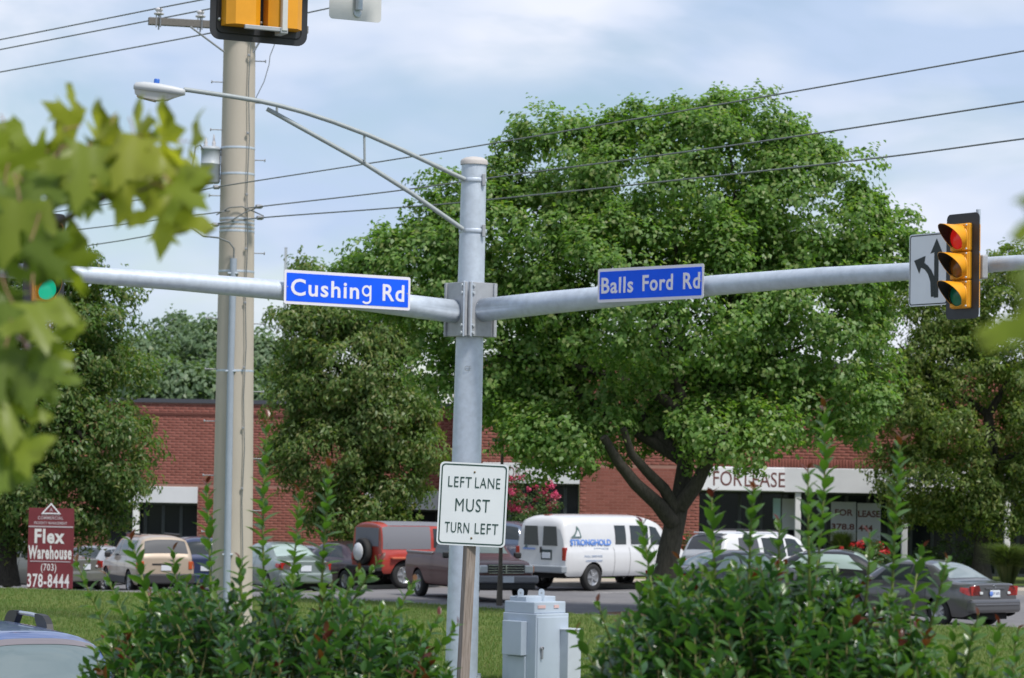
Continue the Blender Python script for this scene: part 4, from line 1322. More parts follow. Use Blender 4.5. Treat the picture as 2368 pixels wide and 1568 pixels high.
def paint(name, c, coat=0.8, rough=0.35, metal=0.25):
    return mat('paint_' + name, c, rough=rough, metal=metal, coat=coat, var=0.03, vscale=1.5)
SEDAN = dict(sill=0.22, wheels=(-1.32, 1.32), wr=0.31,
    top=[(-2.22, 0.93), (-2.15, 0.965), (-1.75, 0.985), (-1.62, 1.0), (-1.5, 1.04), (-0.78, 1.375), (-0.35, 1.43), (0.1, 1.43), (0.42, 1.385), (1.12, 1.0), (1.25, 0.955), (1.8, 0.87), (2.1, 0.74), (2.22, 0.60)],
    belt=[(-2.22, 0.86), (-1.6, 0.93), (-0.5, 0.925), (0.8, 0.90), (1.3, 0.86), (1.8, 0.78), (2.1, 0.66), (2.22, 0.55)],
    hw=[(-2.22, 0.70), (-2.12, 0.79), (-1.8, 0.845), (-0.5, 0.86), (1.4, 0.855), (1.85, 0.80), (2.1, 0.68), (2.22, 0.50)],
    hwt=[(-2.22, 0.60), (-1.7, 0.68), (-1.45, 0.66), (-0.8, 0.57), (0.42, 0.57), (1.1, 0.68), (1.3, 0.74), (1.9, 0.66), (2.22, 0.40)])
SUV = dict(sill=0.30, wheels=(-1.36, 1.36), wr=0.36,
    top=[(-2.3, 1.10), (-2.27, 1.18), (-2.06, 1.64), (-1.95, 1.73), (-1.4, 1.78), (0.2, 1.76), (0.5, 1.70), (1.15, 1.16), (1.3, 1.09), (1.9, 1.02), (2.18, 0.92), (2.3, 0.75)],
    belt=[(-2.3, 1.02), (-2.0, 1.06), (0.5, 1.04), (1.3, 1.0), (1.9, 0.92), (2.2, 0.82), (2.3, 0.68)],
    hw=[(-2.3, 0.82), (-2.2, 0.88), (-1.8, 0.91), (1.6, 0.91), (2.05, 0.84), (2.2, 0.75), (2.3, 0.62)],
    hwt=[(-2.3, 0.78), (-2.0, 0.68), (-1.8, 0.66), (0.3, 0.65), (1.1, 0.74), (1.3, 0.80), (2.0, 0.72), (2.3, 0.50)])
VAN = dict(sill=0.40, wheels=(-1.60, 1.90), wr=0.375, ends=0.12,
    top=[(-2.69, 1.76), (-2.66, 1.90), (-2.58, 2.01), (-2.4, 2.07), (-1.6, 2.10), (0.6, 2.09), (1.0, 2.05), (1.25, 1.97), (1.95, 1.30), (2.06, 1.22), (2.45, 1.13), (2.62, 1.05), (2.69, 0.95)],
    belt=[(-2.69, 1.20), (1.7, 1.19), (2.0, 1.13), (2.5, 1.03), (2.69, 0.88)],
    hw=[(-2.69, 0.92), (-2.6, 0.975), (-2.4, 1.0), (1.9, 1.0), (2.4, 0.96), (2.6, 0.90), (2.69, 0.82)],
    hwt=[(-2.69, 0.70), (-2.58, 0.75), (-2.3, 0.80), (1.1, 0.80), (1.9, 0.86), (2.1, 0.88), (2.69, 0.66)])
PICK = dict(sill=0.36, wheels=(-1.55, 1.62), wr=0.36, ends=0.14,
    top=[(-2.55, 1.17), (-0.62, 1.20), (-0.55, 1.24), (-0.50, 1.60), (-0.42, 1.70), (-0.2, 1.74), (0.35, 1.73), (0.55, 1.66), (1.10, 1.20), (1.25, 1.12), (2.1, 1.05), (2.35, 0.97), (2.5, 0.85)],
    belt=[(-2.55, 1.12), (-0.6, 1.13), (0.8, 1.10), (1.3, 1.05), (2.1, 0.96), (2.4, 0.86), (2.5, 0.75)],
    hw=[(-2.55, 0.84), (-2.4, 0.87), (1.8, 0.89), (2.25, 0.85), (2.42, 0.79), (2.5, 0.72)],
    hwt=[(-2.55, 0.80), (-0.62, 0.82), (-0.5, 0.66), (0.4, 0.63), (1.05, 0.74), (1.25, 0.80), (2.2, 0.76), (2.5, 0.62)])

def put(px, py, Y, z=None):
    p = P(px, py, Y)
    return (p.x, Y, H(p.x, Y) + 0.01 if z is None else z)

# ---- white van
white_p = paint('white', (0.64, 0.65, 0.67), metal=0.0, rough=0.4)
van = Car('cargo_van', 'white cargo van lettered STRONGHOLD parked behind the big tree trunk', 'van', VAN, white_p, put(1398, 1300, 81.3), R(47))
van.patch('side_window', van.side, [(-0.62, 0.10), (-0.16, 0.10), (-0.16, 0.78), (-0.62, 0.78)], glass_c, 0.006)
van.patch('side_window', van.side, [(0.04, 0.10), (0.80, 0.10), (0.80, 0.78), (0.04, 0.78)], glass_c, 0.006)
van.patch('side_window', van.side, [(0.90, 0.10), (1.55, 0.10), (1.18, 0.78), (0.90, 0.78)], glass_c, 0.006)
van.screen('windscreen', 1.28, 1.92)
for x in (-0.72, -0.06, 1.0): van.seam(x, 0.02, 1.0)
for sg in (1, -1):
    MB().prism([(-0.27, -0.26), (0.27, -0.26), (0.22, 0.27), (-0.24, 0.27)], -0.008, 0.008).build('rear_window', glass_t, van.t, (-2.70, sg * 0.35, 1.50), (R(0), 0, R(-90)))
    van.box('tail_lamp', (-2.66, 0.86 * sg, 1.02), (0.10, 0.13, 0.36), tail_m, 0.02)
van.box('licence_recess', (-2.695, -0.22, 0.99), (0.03, 0.40, 0.28), mat('recess_dark', (0.03, 0.05, 0.055)), 0.02)
van.box('number_plate', (-2.714, -0.22, 0.97), (0.012, 0.30, 0.16), plate_m, 0.004)
van.box('rear_bumper', (-2.76, 0, 0.60), (0.22, 1.92, 0.20), mat('bumper_grey', (0.27, 0.30, 0.33), rough=0.45), 0.04)
van.box('front_bumper', (2.74, 0, 0.60), (0.2, 1.86, 0.22), MATS['bumper_grey'], 0.05)
van.box('head_lamp', (2.66, 0.66, 0.88), (0.08, 0.28, 0.17), head_m, 0.02, sides=(1, -1))
van.box('grille', (2.70, 0, 0.88), (0.05, 0.95, 0.2), trim_m, 0.02)
van.box('mirror', (1.62, 1.13, 1.30), (0.12, 0.22, 0.26), trim_m, 0.03, sides=(1, -1))
van.box('door_handle', (-2.72, -0.02, 1.12), (0.03, 0.05, 0.16), trim_m, 0.01)
van_blue = mat('van_lettering_blue', (0.10, 0.23, 0.62), rough=0.5)
van_pale = mat('van_lettering_pale', (0.40, 0.47, 0.60), rough=0.5)
def van_side_text(body, xc, zc, w, h, m, bold=0.02):
    k = (zc - VAN['sill']) / (van.belt(xc) - VAN['sill'])
    if k < 1: y = van.hw(xc) * PROF(k)
    else:
        kk = (zc - van.belt(xc)) / ((van.top(xc) - van.belt(xc)) * 0.86); y = van.side(xc, kk)[1]
    lean = -R(12) if k >= 1 else R(1)
    text('lettering', body, w, h, m, van.t, (xc, -y - 0.010, zc), bold, rot=(lean, 0, 0), depth=0.002)
van_side_text('STRONGHOLD', -1.66, 1.34, 1.70, 0.17, van_blue, 0.04)
van_side_text('FENCE', -1.25, 1.165, 0.62, 0.055, van_pale)
van_side_text('FULL SERVICE', -1.62, 0.96, 0.74, 0.06, van_pale)
van_side_text('contractor.com', -1.60, 0.84, 0.68, 0.06, van_pale)
# emblem: a peak over a hut, above the lettering
k_e = (1.62 - van.belt(-1.5)) / ((van.top(-1.5) - van.belt(-1.5)) * 0.86)
ey = van.side(-1.5, k_e)[1]
emb = mat('emblem_green', (0.10, 0.16, 0.16), rough=0.5)
MB().prism([(-0.28, -0.13), (0.17, -0.13), (0.12, 0.10), (0.02, 0.20), (-0.02, 0.07), (-0.09, -0.02), (-0.16, -0.07)], -0.004, 0.0).build('emblem', emb, van.t, (-2.22, -ey - 0.016, 1.60), (R(-13), 0, 0))
MB().prism([(-0.12, -0.10), (0.08, -0.10), (0.07, 0.02), (0.01, 0.08), (-0.03, 0.0)], -0.007, -0.0045).build('emblem_inset', white_p, van.t, (-2.20, -ey - 0.016, 1.60), (R(-13), 0, 0))
text('lettering', 'STRONGHOLD', 0.46, 0.055, van_blue, van.t, (-2.714, 0.42, 1.14), 0.03, rot=(0, 0, R(-90)))
MB().prism([(-0.06, -0.05), (0.06, -0.05), (0.03, 0.06)], -0.004, 0.0).build('emblem', emb, van.t, (-2.708, 0.55, 1.21), (0, 0, R(-90)))
van.box('marker_lamp', (-2.40, 0, 2.075), (0.16, 0.2, 0.03), mat('marker_red', (0.30, 0.10, 0.08)), 0.01)

# ---- grey sedan
grey_p = paint('grey', (0.115, 0.115, 0.122), metal=0.55, rough=0.3)
sd = Car('parked_sedan', 'dark grey sedan with red tail lamps parked at the lawn edge', 'car', SEDAN, grey_p, put(2128, 1400, 64.9), R(128))
sd.win([(-1.18, 0.12), (-0.42, 0.12), (-0.42, 0.90), (-0.78, 0.90)]); sd.win([(-0.36, 0.12), (0.72, 0.12), (0.34, 0.90), (-0.36, 0.90)])
sd.screen('rear_screen', -1.46, -0.80, mat('glass_pale', (0.20, 0.24, 0.25), rough=0.06, spec=0.8)); sd.screen('windscreen', 0.46, 1.10)
for x in (-0.95, -0.39, 0.85): sd.seam(x)
def sedan_tail(c, m=tail_m):
    for sg in (1, -1):
        o = MB().prism([(-0.16, -0.10), (0.17, -0.10), (0.20, 0.10), (-0.06, 0.12)], -0.03, 0.02).build('tail_lamp', m, c.t, (-2.19, sg * 0.555, 0.80), (0, 0, R(-90)) if sg < 0 else (0, 0, R(-90)))
        if sg > 0: o.scale.x = -1
        c.patch('tail_lamp', c.low, [(-2.19, 0.70), (-1.95, 0.84), (-1.95, 0.96), (-2.19, 0.985)], m, 0.008, (sg,))
        MB().rbox((0, 0, 0), (0.03, 0.09, 0.06), 0.01).build('reverse_lamp', head_m, c.t, (-2.235, sg * 0.44, 0.755))
sedan_tail(sd)
sd.box('rear_bumper', (-2.20, 0, 0.475), (0.22, 1.56, 0.30), grey_p, 0.07)
sd.box('bumper_lip', (-2.265, 0, 0.50), (0.12, 1.40, 0.05), grey_p, 0.02)
sd.box('number_plate', (-2.236, 0, 0.74), (0.012, 0.32, 0.16), plate_m, 0.006)
text('lettering', 'JXT 1371', 0.26, 0.07, mat('plate_blue', (0.05, 0.07, 0.2)), sd.t, (-2.244, 0, 0.735), 0.02, rot=(0, 0, R(-90)))
MB().lathe([(0.055, 0), (0.05, 0.004), (0, 0.005)], 16, 'X').build('plate_decal', mat('decal_blue', (0.12, 0.22, 0.6)), sd.t, (-2.250, 0.13, 0.74), (0, 0, R(180)))
sd.box('trunk_trim', (-2.235, 0, 0.855), (0.03, 0.62, 0.03), grey_p, 0.01)
MB().lathe([(0.035, -0.004), (0.04, 0), (0.035, 0.004), (0.028, 0)], 14, 'X').build('badge', chrome_m, sd.t, (-2.236, 0, 0.905))
sd.box('head_lamp', (2.05, 0.60, 0.64), (0.2, 0.30, 0.13), head_m, 0.04, sides=(1, -1), rotz=R(-20))
sd.box('front_bumper', (2.14, 0, 0.40), (0.22, 1.36, 0.26), grey_p, 0.07)
sd.box('mirror', (0.68, 0.93, 0.98), (0.12, 0.18, 0.12), grey_p, 0.04, sides=(1, -1))

# ---- white sport utility vehicle
su = Car('parked_suv', 'white sport utility vehicle parked in front of the FOR LEASE shop', 'car', SUV, white_p, put(1768, 1300, 77.6), R(38))
su.win([(-1.72, 0.12), (-0.95, 0.12), (-0.95, 0.88), (-1.62, 0.88)], glass_t); su.win([(-0.80, 0.12), (-0.02, 0.12), (-0.02, 0.88), (-0.80, 0.88)]); su.win([(0.06, 0.12), (0.80, 0.12), (0.44, 0.88), (0.06, 0.88)])
su.screen('rear_screen', -2.23, -2.05, MATS.get('glass_hatch') or mat('glass_hatch', (0.085, 0.09, 0.10), rough=0.45, spec=0.15), 0.12); su.screen('windscreen', 0.55, 1.12)
for x in (-0.88, 0.02, 0.9): su.seam(x)
su.patch('tail_lamp', su.low, [(-2.26, 0.72), (-1.98, 0.74), (-1.98, 0.97), (-2.26, 0.97)], mat('tail_orange', (0.46, 0.085, 0.025), rough=0.15, coat=0.6), 0.012)
su.box('tail_lamp', (-2.30, 0.68, 0.92), (0.05, 0.22, 0.18), MATS['tail_orange'], 0.02, sides=(1, -1))
su.box('rear_bumper', (-2.34, 0, 0.55), (0.2, 1.66, 0.26), white_p, 0.05)
su.box('number_plate', (-2.315, 0, 0.86), (0.012, 0.31, 0.16), plate_m, 0.004)
su.box('roof_rail', (-0.7, 0.60, 1.79), (1.8, 0.04, 0.04), trim_m, 0.01, sides=(1, -1))
su.box('spoiler', (-1.98, 0, 1.715), (0.2, 1.15, 0.035), white_p, 0.015)
su.box('front_bumper', (2.25, 0, 0.55), (0.2, 1.5, 0.26), white_p, 0.05)

# ---- tan sport utility vehicle on the left
tan_p = paint('tan', (0.47, 0.385, 0.30), metal=0.2, rough=0.4)
tn = Car('parked_suv', 'tan sport utility vehicle with dark bumper parked behind the leasing sign', 'car', SUV, tan_p, put(338, 1300, 87.5), R(112))
tn.win([(-1.72, 0.12), (-0.95, 0.12), (-0.95, 0.88), (-1.62, 0.88)], glass_t); tn.win([(-0.86, 0.12), (-0.02, 0.12), (-0.02, 0.88), (-0.86, 0.88)]); tn.win([(0.06, 0.12), (0.80, 0.12), (0.44, 0.88), (0.06, 0.88)])
tn.screen('rear_screen', -2.24, -2.05, mat('glass_hatch', (0.085, 0.09, 0.10), rough=0.45, spec=0.15), 0.10); tn.screen('windscreen', 0.55, 1.12)
for x in (-0.90, 0.02, 0.9): tn.seam(x)
tn.patch('tail_lamp', tn.low, [(-2.28, 0.66), (-2.12, 0.66), (-2.12, 0.98), (-2.28, 0.98)], MATS['tail_orange'], 0.012)
tn.box('tail_lamp', (-2.30, 0.74, 0.90), (0.05, 0.12, 0.24), MATS['tail_orange'], 0.02, sides=(1, -1))
tn.box('licence_recess', (-2.305, 0, 0.93), (0.02, 0.86, 0.05), trim_m, 0.01)
tn.box('number_plate', (-2.315, 0, 0.82), (0.012, 0.31, 0.16), plate_m, 0.004)
tn.box('rear_bumper', (-2.36, 0, 0.50), (0.22, 1.70, 0.30), mat('bumper_charcoal', (0.035, 0.035, 0.04), rough=0.6), 0.05)
tn.box('roof_rail', (-0.7, 0.60, 1.79), (1.7, 0.04, 0.05), trim_m, 0.015, sides=(1, -1))
tn.box('mirror', (0.82, 1.0, 1.12), (0.12, 0.18, 0.16), trim_m, 0.04, sides=(1, -1))
tn.box('side_cladding', (0, 0.905, 0.42), (2.0, 0.03, 0.20), MATS['bumper_charcoal'], 0.01, sides=(1, -1))

# ---- maroon pickup truck, facing the road
mar_p = paint('maroon', (0.085, 0.025, 0.025), metal=0.1, rough=0.5, coat=0.35)
pk = Car('pickup_truck', 'maroon pickup truck passing behind the wooden sign post', 'truck', PICK, mar_p, put(1085, 1300, 73.4), R(-66))
pk.t.scale = (0.93, 0.96, 0.96)
pk.win([(-0.40, 0.14), (0.88, 0.14), (0.50, 0.88), (-0.38, 0.88)]); pk.screen('windscreen', 0.60, 1.06, mat('glass_green', (0.16, 0.20, 0.19), rough=0.06, spec=0.8))
pk.patch('bed_shade', pk.roof, [(-2.45, 0.10), (-0.66, 0.10), (-0.66, 1), (-2.45, 1)], mat('bed_shade_dark', (0.03, 0.03, 0.03), rough=0.9), 0.005, (1,), both=True)  # dark sheet at rail height, painted shade for the hollow of the bed
pk.box('bed_rail', (-1.57, 0.80, 1.185), (1.90, 0.07, 0.05), mat('rail_grey', (0.30, 0.30, 0.31), rough=0.5), 0.015, sides=(1, -1))
for x in (-0.60, -0.45, 0.98): pk.seam(x)
gr = MB().rbox((0, 0, 0), (0.06, 1.06, 0.26), 0.03).build('grille', trim_m, pk.t, (2.475, 0, 0.86))
for i in range(4):
    MB().rbox((0.03, 0, -0.10 + i * 0.066), (0.03, 1.0, 0.022), 0.006).build('grille_bar', chrome_m, gr)
MB().rbox((0.03, 0, 0), (0.025, 0.03, 0.22), 0.006).build('grille_bar', chrome_m, gr)
pk.box('head_lamp', (2.475, 0.64, 0.86), (0.12, 0.24, 0.20), head_m, 0.04, sides=(1, -1), rotz=R(-8))
pk.box('turn_lamp', (2.43, 0.78, 0.86), (0.14, 0.07, 0.18), amber_m, 0.03, sides=(1, -1), rotz=R(-22))
pk.box('front_bumper', (2.55, 0, 0.60), (0.20, 1.74, 0.20), mat('bumper_silver', (0.22, 0.22, 0.24), rough=0.4, metal=0.4), 0.05)
pk.box('air_dam', (2.50, 0, 0.42), (0.16, 1.62, 0.18), trim_m, 0.04)
pk.box('number_plate', (2.658, 0.0, 0.60), (0.012, 0.31, 0.16), plate_m, 0.004)
pk.box('mirror', (0.86, 1.02, 1.17), (0.12, 0.20, 0.16), trim_m, 0.04, sides=(1, -1))
pk.box('rear_bumper', (-2.60, 0, 0.55), (0.16, 1.66, 0.16), chrome_m, 0.04)

# ---- red off-roader with spare wheel
red_p = paint('red', (0.36, 0.036, 0.022), metal=0.0, rough=0.4)
JEEP = dict(SUV); JEEP['top'] = [(-2.0, 1.78), (-1.95, 1.84), (-1.7, 1.87), (0.3, 1.85), (0.42, 1.80), (0.75, 1.22), (0.85, 1.14), (1.9, 1.06), (2.0, 0.95)]
JEEP['belt'] = [(-2.0, 1.08), (0.6, 1.08), (0.9, 1.04), (1.9, 0.97), (2.0, 0.88)]; JEEP['hw'] = [(-2.0, 0.80), (-1.9, 0.82), (0.8, 0.80), (1.9, 0.68), (2.0, 0.62)]
JEEP['hwt'] = [(-2.0, 0.68), (0.4, 0.66), (0.85, 0.74), (1.9, 0.60), (2.0, 0.52)]; JEEP['wheels'] = (-1.25, 1.3); JEEP['wr'] = 0.38; JEEP['sill'] = 0.42; JEEP['ends'] = 0.1
jp = Car('off_road_vehicle', 'red off-road vehicle with white spare wheel cover parked behind the maroon pickup', 'car', JEEP, red_p, put(985, 1300, 82.5), R(35))
soft_m = mat('soft_top_grey', (0.17, 0.175, 0.20), rough=0.7)
jp.patch('soft_top', jp.side, [(-1.96, 0.04), (-0.35, 0.04), (-0.35, 0.98), (-1.96, 0.98)], soft_m, 0.008); jp.patch('soft_top', jp.roof, [(-1.98, 0.0), (0.3, 0.0), (0.3, 1), (-1.98, 1)], soft_m, 0.009, (1,), both=True)
jp.win([(-1.85, 0.15), (-1.0, 0.15), (-1.0, 0.82), (-1.75, 0.82)], glass_t); jp.win([(-0.25, 0.1), (0.62, 0.1), (0.42, 0.9), (-0.25, 0.9)])
MB().box((0, 0, 0), (0.012, 1.2, 0.52)).build('rear_window', soft_m, jp.t, (-2.008, 0, 1.44))
sw_ = MB().lathe([(0, -0.13), (0.24, -0.12), (0.25, -0.10)], 28, 'X').build('spare_wheel_cover', white_p, jp.t, (-2.16, 0.06, 1.02))
MB().lathe([(0.24, -0.08), (0.34, -0.10), (0.38, -0.06), (0.38, 0.08), (0.30, 0.11), (0, 0.11)], 28, 'X').build('spare_wheel', tyre_m, jp.t, (-2.12, 0.06, 1.02))
jp.box('tail_lamp', (-2.02, 0.70, 0.86), (0.06, 0.14, 0.2), tail_m, 0.02, sides=(1, -1))
jp.box('rear_bumper', (-2.1, 0, 0.56), (0.2, 1.62, 0.14), trim_m, 0.03)
jp.box('fender_flare', (-1.25, 0.86, 0.86), (0.98, 0.16, 0.06), mat('flare_orange', (0.50, 0.12, 0.06), rough=0.4), 0.02, sides=(1, -1))

# ---- further parked cars, mostly hidden
def plain_car(name, label, spec, pnt, loc, ang, tail='rear', glass=None):
    c = Car(name, label, 'car', spec, pnt, loc, ang)
    g_ = glass or glass_c
    if spec is SEDAN:
        c.win([(-1.18, 0.12), (-0.42, 0.12), (-0.42, 0.90), (-0.78, 0.90)], g_); c.win([(-0.36, 0.12), (0.72, 0.12), (0.34, 0.90), (-0.36, 0.90)], g_)
        c.screen('rear_screen', -1.46, -0.80, g_); c.screen('windscreen', 0.46, 1.10, g_)
        sedan_tail(c)
        c.box('rear_bumper', (-2.20, 0, 0.475), (0.22, 1.56, 0.30), pnt, 0.07)
        c.box('number_plate', (-2.236, 0, 0.74), (0.012, 0.32, 0.16), plate_m, 0.006)
        c.box('head_lamp', (2.05, 0.60, 0.64), (0.2, 0.30, 0.13), head_m, 0.04, sides=(1, -1), rotz=R(-20))
        c.box('front_bumper', (2.14, 0, 0.40), (0.22, 1.36, 0.26), pnt, 0.07)
        for x in (-0.95, -0.39, 0.85): c.seam(x)
    else:
        c.win([(-1.72, 0.12), (-0.95, 0.12), (-0.95, 0.88), (-1.62, 0.88)], g_); c.win([(-0.86, 0.12), (-0.02, 0.12), (-0.02, 0.88), (-0.86, 0.88)], g_); c.win([(0.06, 0.12), (0.80, 0.12), (0.44, 0.88), (0.06, 0.88)], g_)
        c.screen('rear_screen', -2.24, -2.05, g_, 0.10); c.screen('windscreen', 0.55, 1.12, g_)
        c.box('tail_lamp', (-2.30, 0.74, 0.90), (0.05, 0.12, 0.26), tail_m, 0.02, sides=(1, -1))
        c.box('rear_bumper', (-2.36, 0, 0.50), (0.22, 1.70, 0.30), pnt, 0.05)
        c.box('number_plate', (-2.315, 0, 0.82), (0.012, 0.31, 0.16), plate_m, 0.004)
        for x in (-0.90, 0.02, 0.9): c.seam(x)
    return c
silver_p = paint('silver', (0.40, 0.42, 0.44), metal=0.5)
pale_g = mat('glass_mint', (0.33, 0.42, 0.40), rough=0.05, spec=0.8)
black_pt = paint('black', (0.016, 0.016, 0.019), metal=0.2, rough=0.3)
plain_car('parked_sedan', 'silver car with red tail lamp in front of the tan vehicle by the leasing sign', SEDAN, silver_p, put(228, 1300, 91.5), R(72))
plain_car('parked_suv', 'dark blue sport utility vehicle half hidden behind the tan one and the beige pole', SUV, paint('navy', (0.03, 0.045, 0.11)), put(452, 1300, 92.0), R(104))
plain_car('parked_sedan', 'silvery green sedan with pale windows just right of the beige utility pole', SEDAN, paint('silver_green', (0.22, 0.27, 0.26), metal=0.4), put(640, 1300, 82.0), R(116), glass=pale_g)
plain_car('parked_sedan', 'white sedan behind the silvery green one, below the brick wall', SEDAN, white_p, put(705, 1300, 92.0), R(80))
plain_car('parked_sedan', 'dark maroon sedan with bright tail lamp between the white sedan and the red off-roader', SEDAN, paint('plum', (0.05, 0.022, 0.03)), put(800, 1300, 84.5), R(124))
plain_car('parked_sedan', 'black sedan between the white sport utility vehicle and the grey sedan', SEDAN, black_pt, put(1935, 1300, 72.6), R(-12), glass=pale_g)
plain_car('parked_sedan', 'charcoal car with pale windows low behind the right-hand shrub', SEDAN, paint('charcoal', (0.045, 0.05, 0.052)), put(1712, 1300, 70.2), R(25), glass=pale_g)
plain_car('parked_suv', 'blue-grey vehicle peeping out between the lane sign and the white van', SUV, paint('steel_blue', (0.08, 0.11, 0.17)), put(1178, 1300, 88.5), R(80))
plain_car('parked_sedan', 'olive grey car behind the maroon leasing sign and the left tree trunk', SEDAN, paint('olive_grey', (0.16, 0.165, 0.15)), put(62, 1300, 84.5), R(150))

# ---- blue car on the road, only its roof and windscreen in view
blue_p = paint('blue', (0.09, 0.15, 0.36), metal=0.5, rough=0.28)
FOR = dict(SUV)
bc = Car('moving_car', 'blue car with roof rails on the road, windscreen towards the left shrub', 'car', FOR, blue_p, (0, 0, 0), R(-63))
bc.win([(-1.72, 0.12), (-0.95, 0.12), (-0.95, 0.88), (-1.62, 0.88)]); bc.win([(-0.86, 0.12), (-0.02, 0.12), (-0.02, 0.88), (-0.86, 0.88)]); bc.win([(0.06, 0.12), (0.80, 0.12), (0.44, 0.88), (0.06, 0.88)])
wsg = mat('glass_screen', (0.13, 0.17, 0.18), rough=0.04, spec=0.8)
bc.screen('windscreen', 0.52, 1.14, wsg, 0.06); bc.screen('rear_screen', -2.24, -2.05, None, 0.1)
bc.patch('sun_strip', bc.roof, [(0.53, 0.09), (0.625, 0.09), (0.625, 1), (0.53, 1)], mat('sun_strip', (0.17, 0.155, 0.17), rough=0.15), 0.010, (1,), both=True)
bc.patch('pillar_trim', bc.side, [(0.50, 0.93), (1.08, 0.75), (1.11, 0.95), (0.52, 1.0)], trim_m, 0.008)
for sg in (1, -1):
    rl = MB().tube([(-2.0, 0.60 * sg, 1.835), (-1.5, 0.61 * sg, 1.84), (-1.10, 0.60 * sg, 1.83)], 0.024, 10).build('roof_rail', mat('rail_silver', (0.55, 0.57, 0.6), rough=0.25, metal=0.7), bc.t)
    for x, dx in ((-1.05, 0.20), (-2.05, -0.2)):
        m_ = MB(); v = []
        w_ = 0.26; m_.prism([(-w_ * 0.3, -0.12), (w_, -0.12), (w_ * 0.9, -0.055), (w_ * 0.65, -0.005), (w_ * 0.3, 0.03), (-w_ * 0.2, 0.04), (-w_ * 0.7, 0.04), (-w_ * 0.7, -0.015)] if dx > 0 else [(-w_, -0.12), (w_ * 0.3, -0.12), (w_ * 0.7, -0.015), (w_ * 0.7, 0.04), (w_ * 0.2, 0.04), (-w_ * 0.3, 0.03), (-w_ * 0.65, -0.005), (-w_ * 0.9, -0.055)], -0.035, 0.035); m_.build('rail_foot', trim_m, bc.t, (x, 0.60 * sg, 1.82))
bc.box('mirror', (0.82, 1.0, 1.12), (0.12, 0.2, 0.16), blue_p, 0.05, sides=(1, -1))
bc.box('head_lamp', (2.12, 0.62, 0.82), (0.2, 0.3, 0.16), head_m, 0.05, sides=(1, -1), rotz=R(-20))
bc.box('front_bumper', (2.24, 0, 0.55), (0.2, 1.4, 0.28), blue_p, 0.07)
bc.box('inside_mirror', (0.74, 0.0, 1.50), (0.04, 0.22, 0.07), trim_m, 0.02)
pb = P(40, 1500, 27.8)
bc.t.location = (pb.x, 27.8, 0.012)
bc.t.scale = (0.95, 0.95, 0.895)

# ================================================================== TREES
bark_m = mat('bark', (0.024, 0.021, 0.016), rough=0.95, col2=(0.062, 0.055, 0.045), vscale=5, stretch=(6, 6, 1.2), bump=0.9, bscale=14)
bark_y = mat('bark_young', (0.10, 0.085, 0.07), rough=0.9, var=0.25, vscale=10, stretch=(4, 4, 1))
def unit(a): return a / (np.linalg.norm(a, axis=-1, keepdims=True) + 1e-9)
def crown_leaves(lobes, n_clump, per, size, seed, rc=0.6, droop=0.3, aspect=0.62, up=0.35, inner=0.62, core=0.62, flat=0.72):
    """lobes: (n, 6) world centres and radii. Rounded leaf clumps sit on the lobes, each with its own
    lit top and shaded underside, and short sprigs that break up the outline."""
    r = np.random.default_rng(seed)
    lobes = np.asarray(lobes, float)
    vol = (lobes[:, 3] * lobes[:, 4] * lobes[:, 5]) ** 0.70
    pr = vol / vol.sum()
    cs = []; outs = []
    while len(cs) < n_clump:
        i = r.choice(len(lobes), p=pr)
        dvec = unit(r.normal(size=3))
        rad = inner + (0.98 - inner) * r.random() ** 0.6
        c = lobes[i, :3] + dvec * lobes[i, 3:] * rad
        if len(lobes) > 1:
            q = np.linalg.norm((c - lobes[:, :3]) / lobes[:, 3:], axis=1)
            if np.min(np.delete(q, i)) < core and r.random() < 0.9:
                continue
        cs.append(c); outs.append(unit(dvec / lobes[i, 3:]))
    cs = np.array(cs); outs = np.array(outs)
    rcl = rc * (0.6 + 0.75 * r.random(n_clump))
    N = n_clump * per
    idx = np.repeat(np.arange(n_clump), per)
    d = unit(r.normal(size=(N, 3)) + outs[idx] * 0.45 + np.array([0, 0, 0.35]))
    rad = rcl[idx] * (0.55 + 0.45 * r.random(N) ** 0.6)
    # sprigs: some leaves line up along a few outward twigs
    nsp = 4
    sd = unit(r.normal(size=(n_clump, nsp, 3)) * 0.8 + outs[:, None, :] * 0.8 + np.array([0, 0, 0.5]))
    sel = r.random(N) < 0.24
    k = r.integers(0, nsp, N)
    ds = sd[idx, k]
    d = np.where(sel[:, None], ds, d)
    rad = np.where(sel, rcl[idx] * (0.7 + 0.75 * r.random(N)), rad)
    off = d * rad[:, None]
    off[:, 2] *= flat
    off = off + np.where(sel, 0.055, 0.03)[:, None] * (size / 0.13) * r.normal(size=(N, 3))
    pos = cs[idx] + off
    nrm = unit(d * 0.8 + outs[idx] * 0.25 + np.array([0, 0, up]) + r.normal(size=(N, 3)) * 0.40)
    ax = r.normal(size=(N, 3)) + d * 0.5 - np.array([0, 0, droop * 2.0])
    ax = unit(ax - nrm * (ax * nrm).sum(1, keepdims=True))
    bx = np.cross(nrm, ax)
    L = size * (0.7 + 0.6 * r.random(N))[:, None]
    Wd = L * aspect
    fold = nrm * L * 0.14
    V = np.stack([pos - ax * L * 0.5, pos + bx * Wd * 0.5 - ax * L * 0.05 + fold, pos + ax * L * 0.5 - nrm * L * 0.1, pos - bx * Wd * 0.5 - ax * L * 0.05 + fold], 1)
    return V
def lobes_from_px(lst, Y, depth_k=0.85):
    out = []
    s = F / Y
    for it in lst:
        px, py, rx, ry = it[:4]
        dy = it[4] if len(it) > 4 else 0.0
        c = P(px, py, Y + dy)
        rd = (rx + ry) / 2 / s * depth_k
        out.append((c.x, c.y, c.z, rx / s, rd, ry / s))
    return out
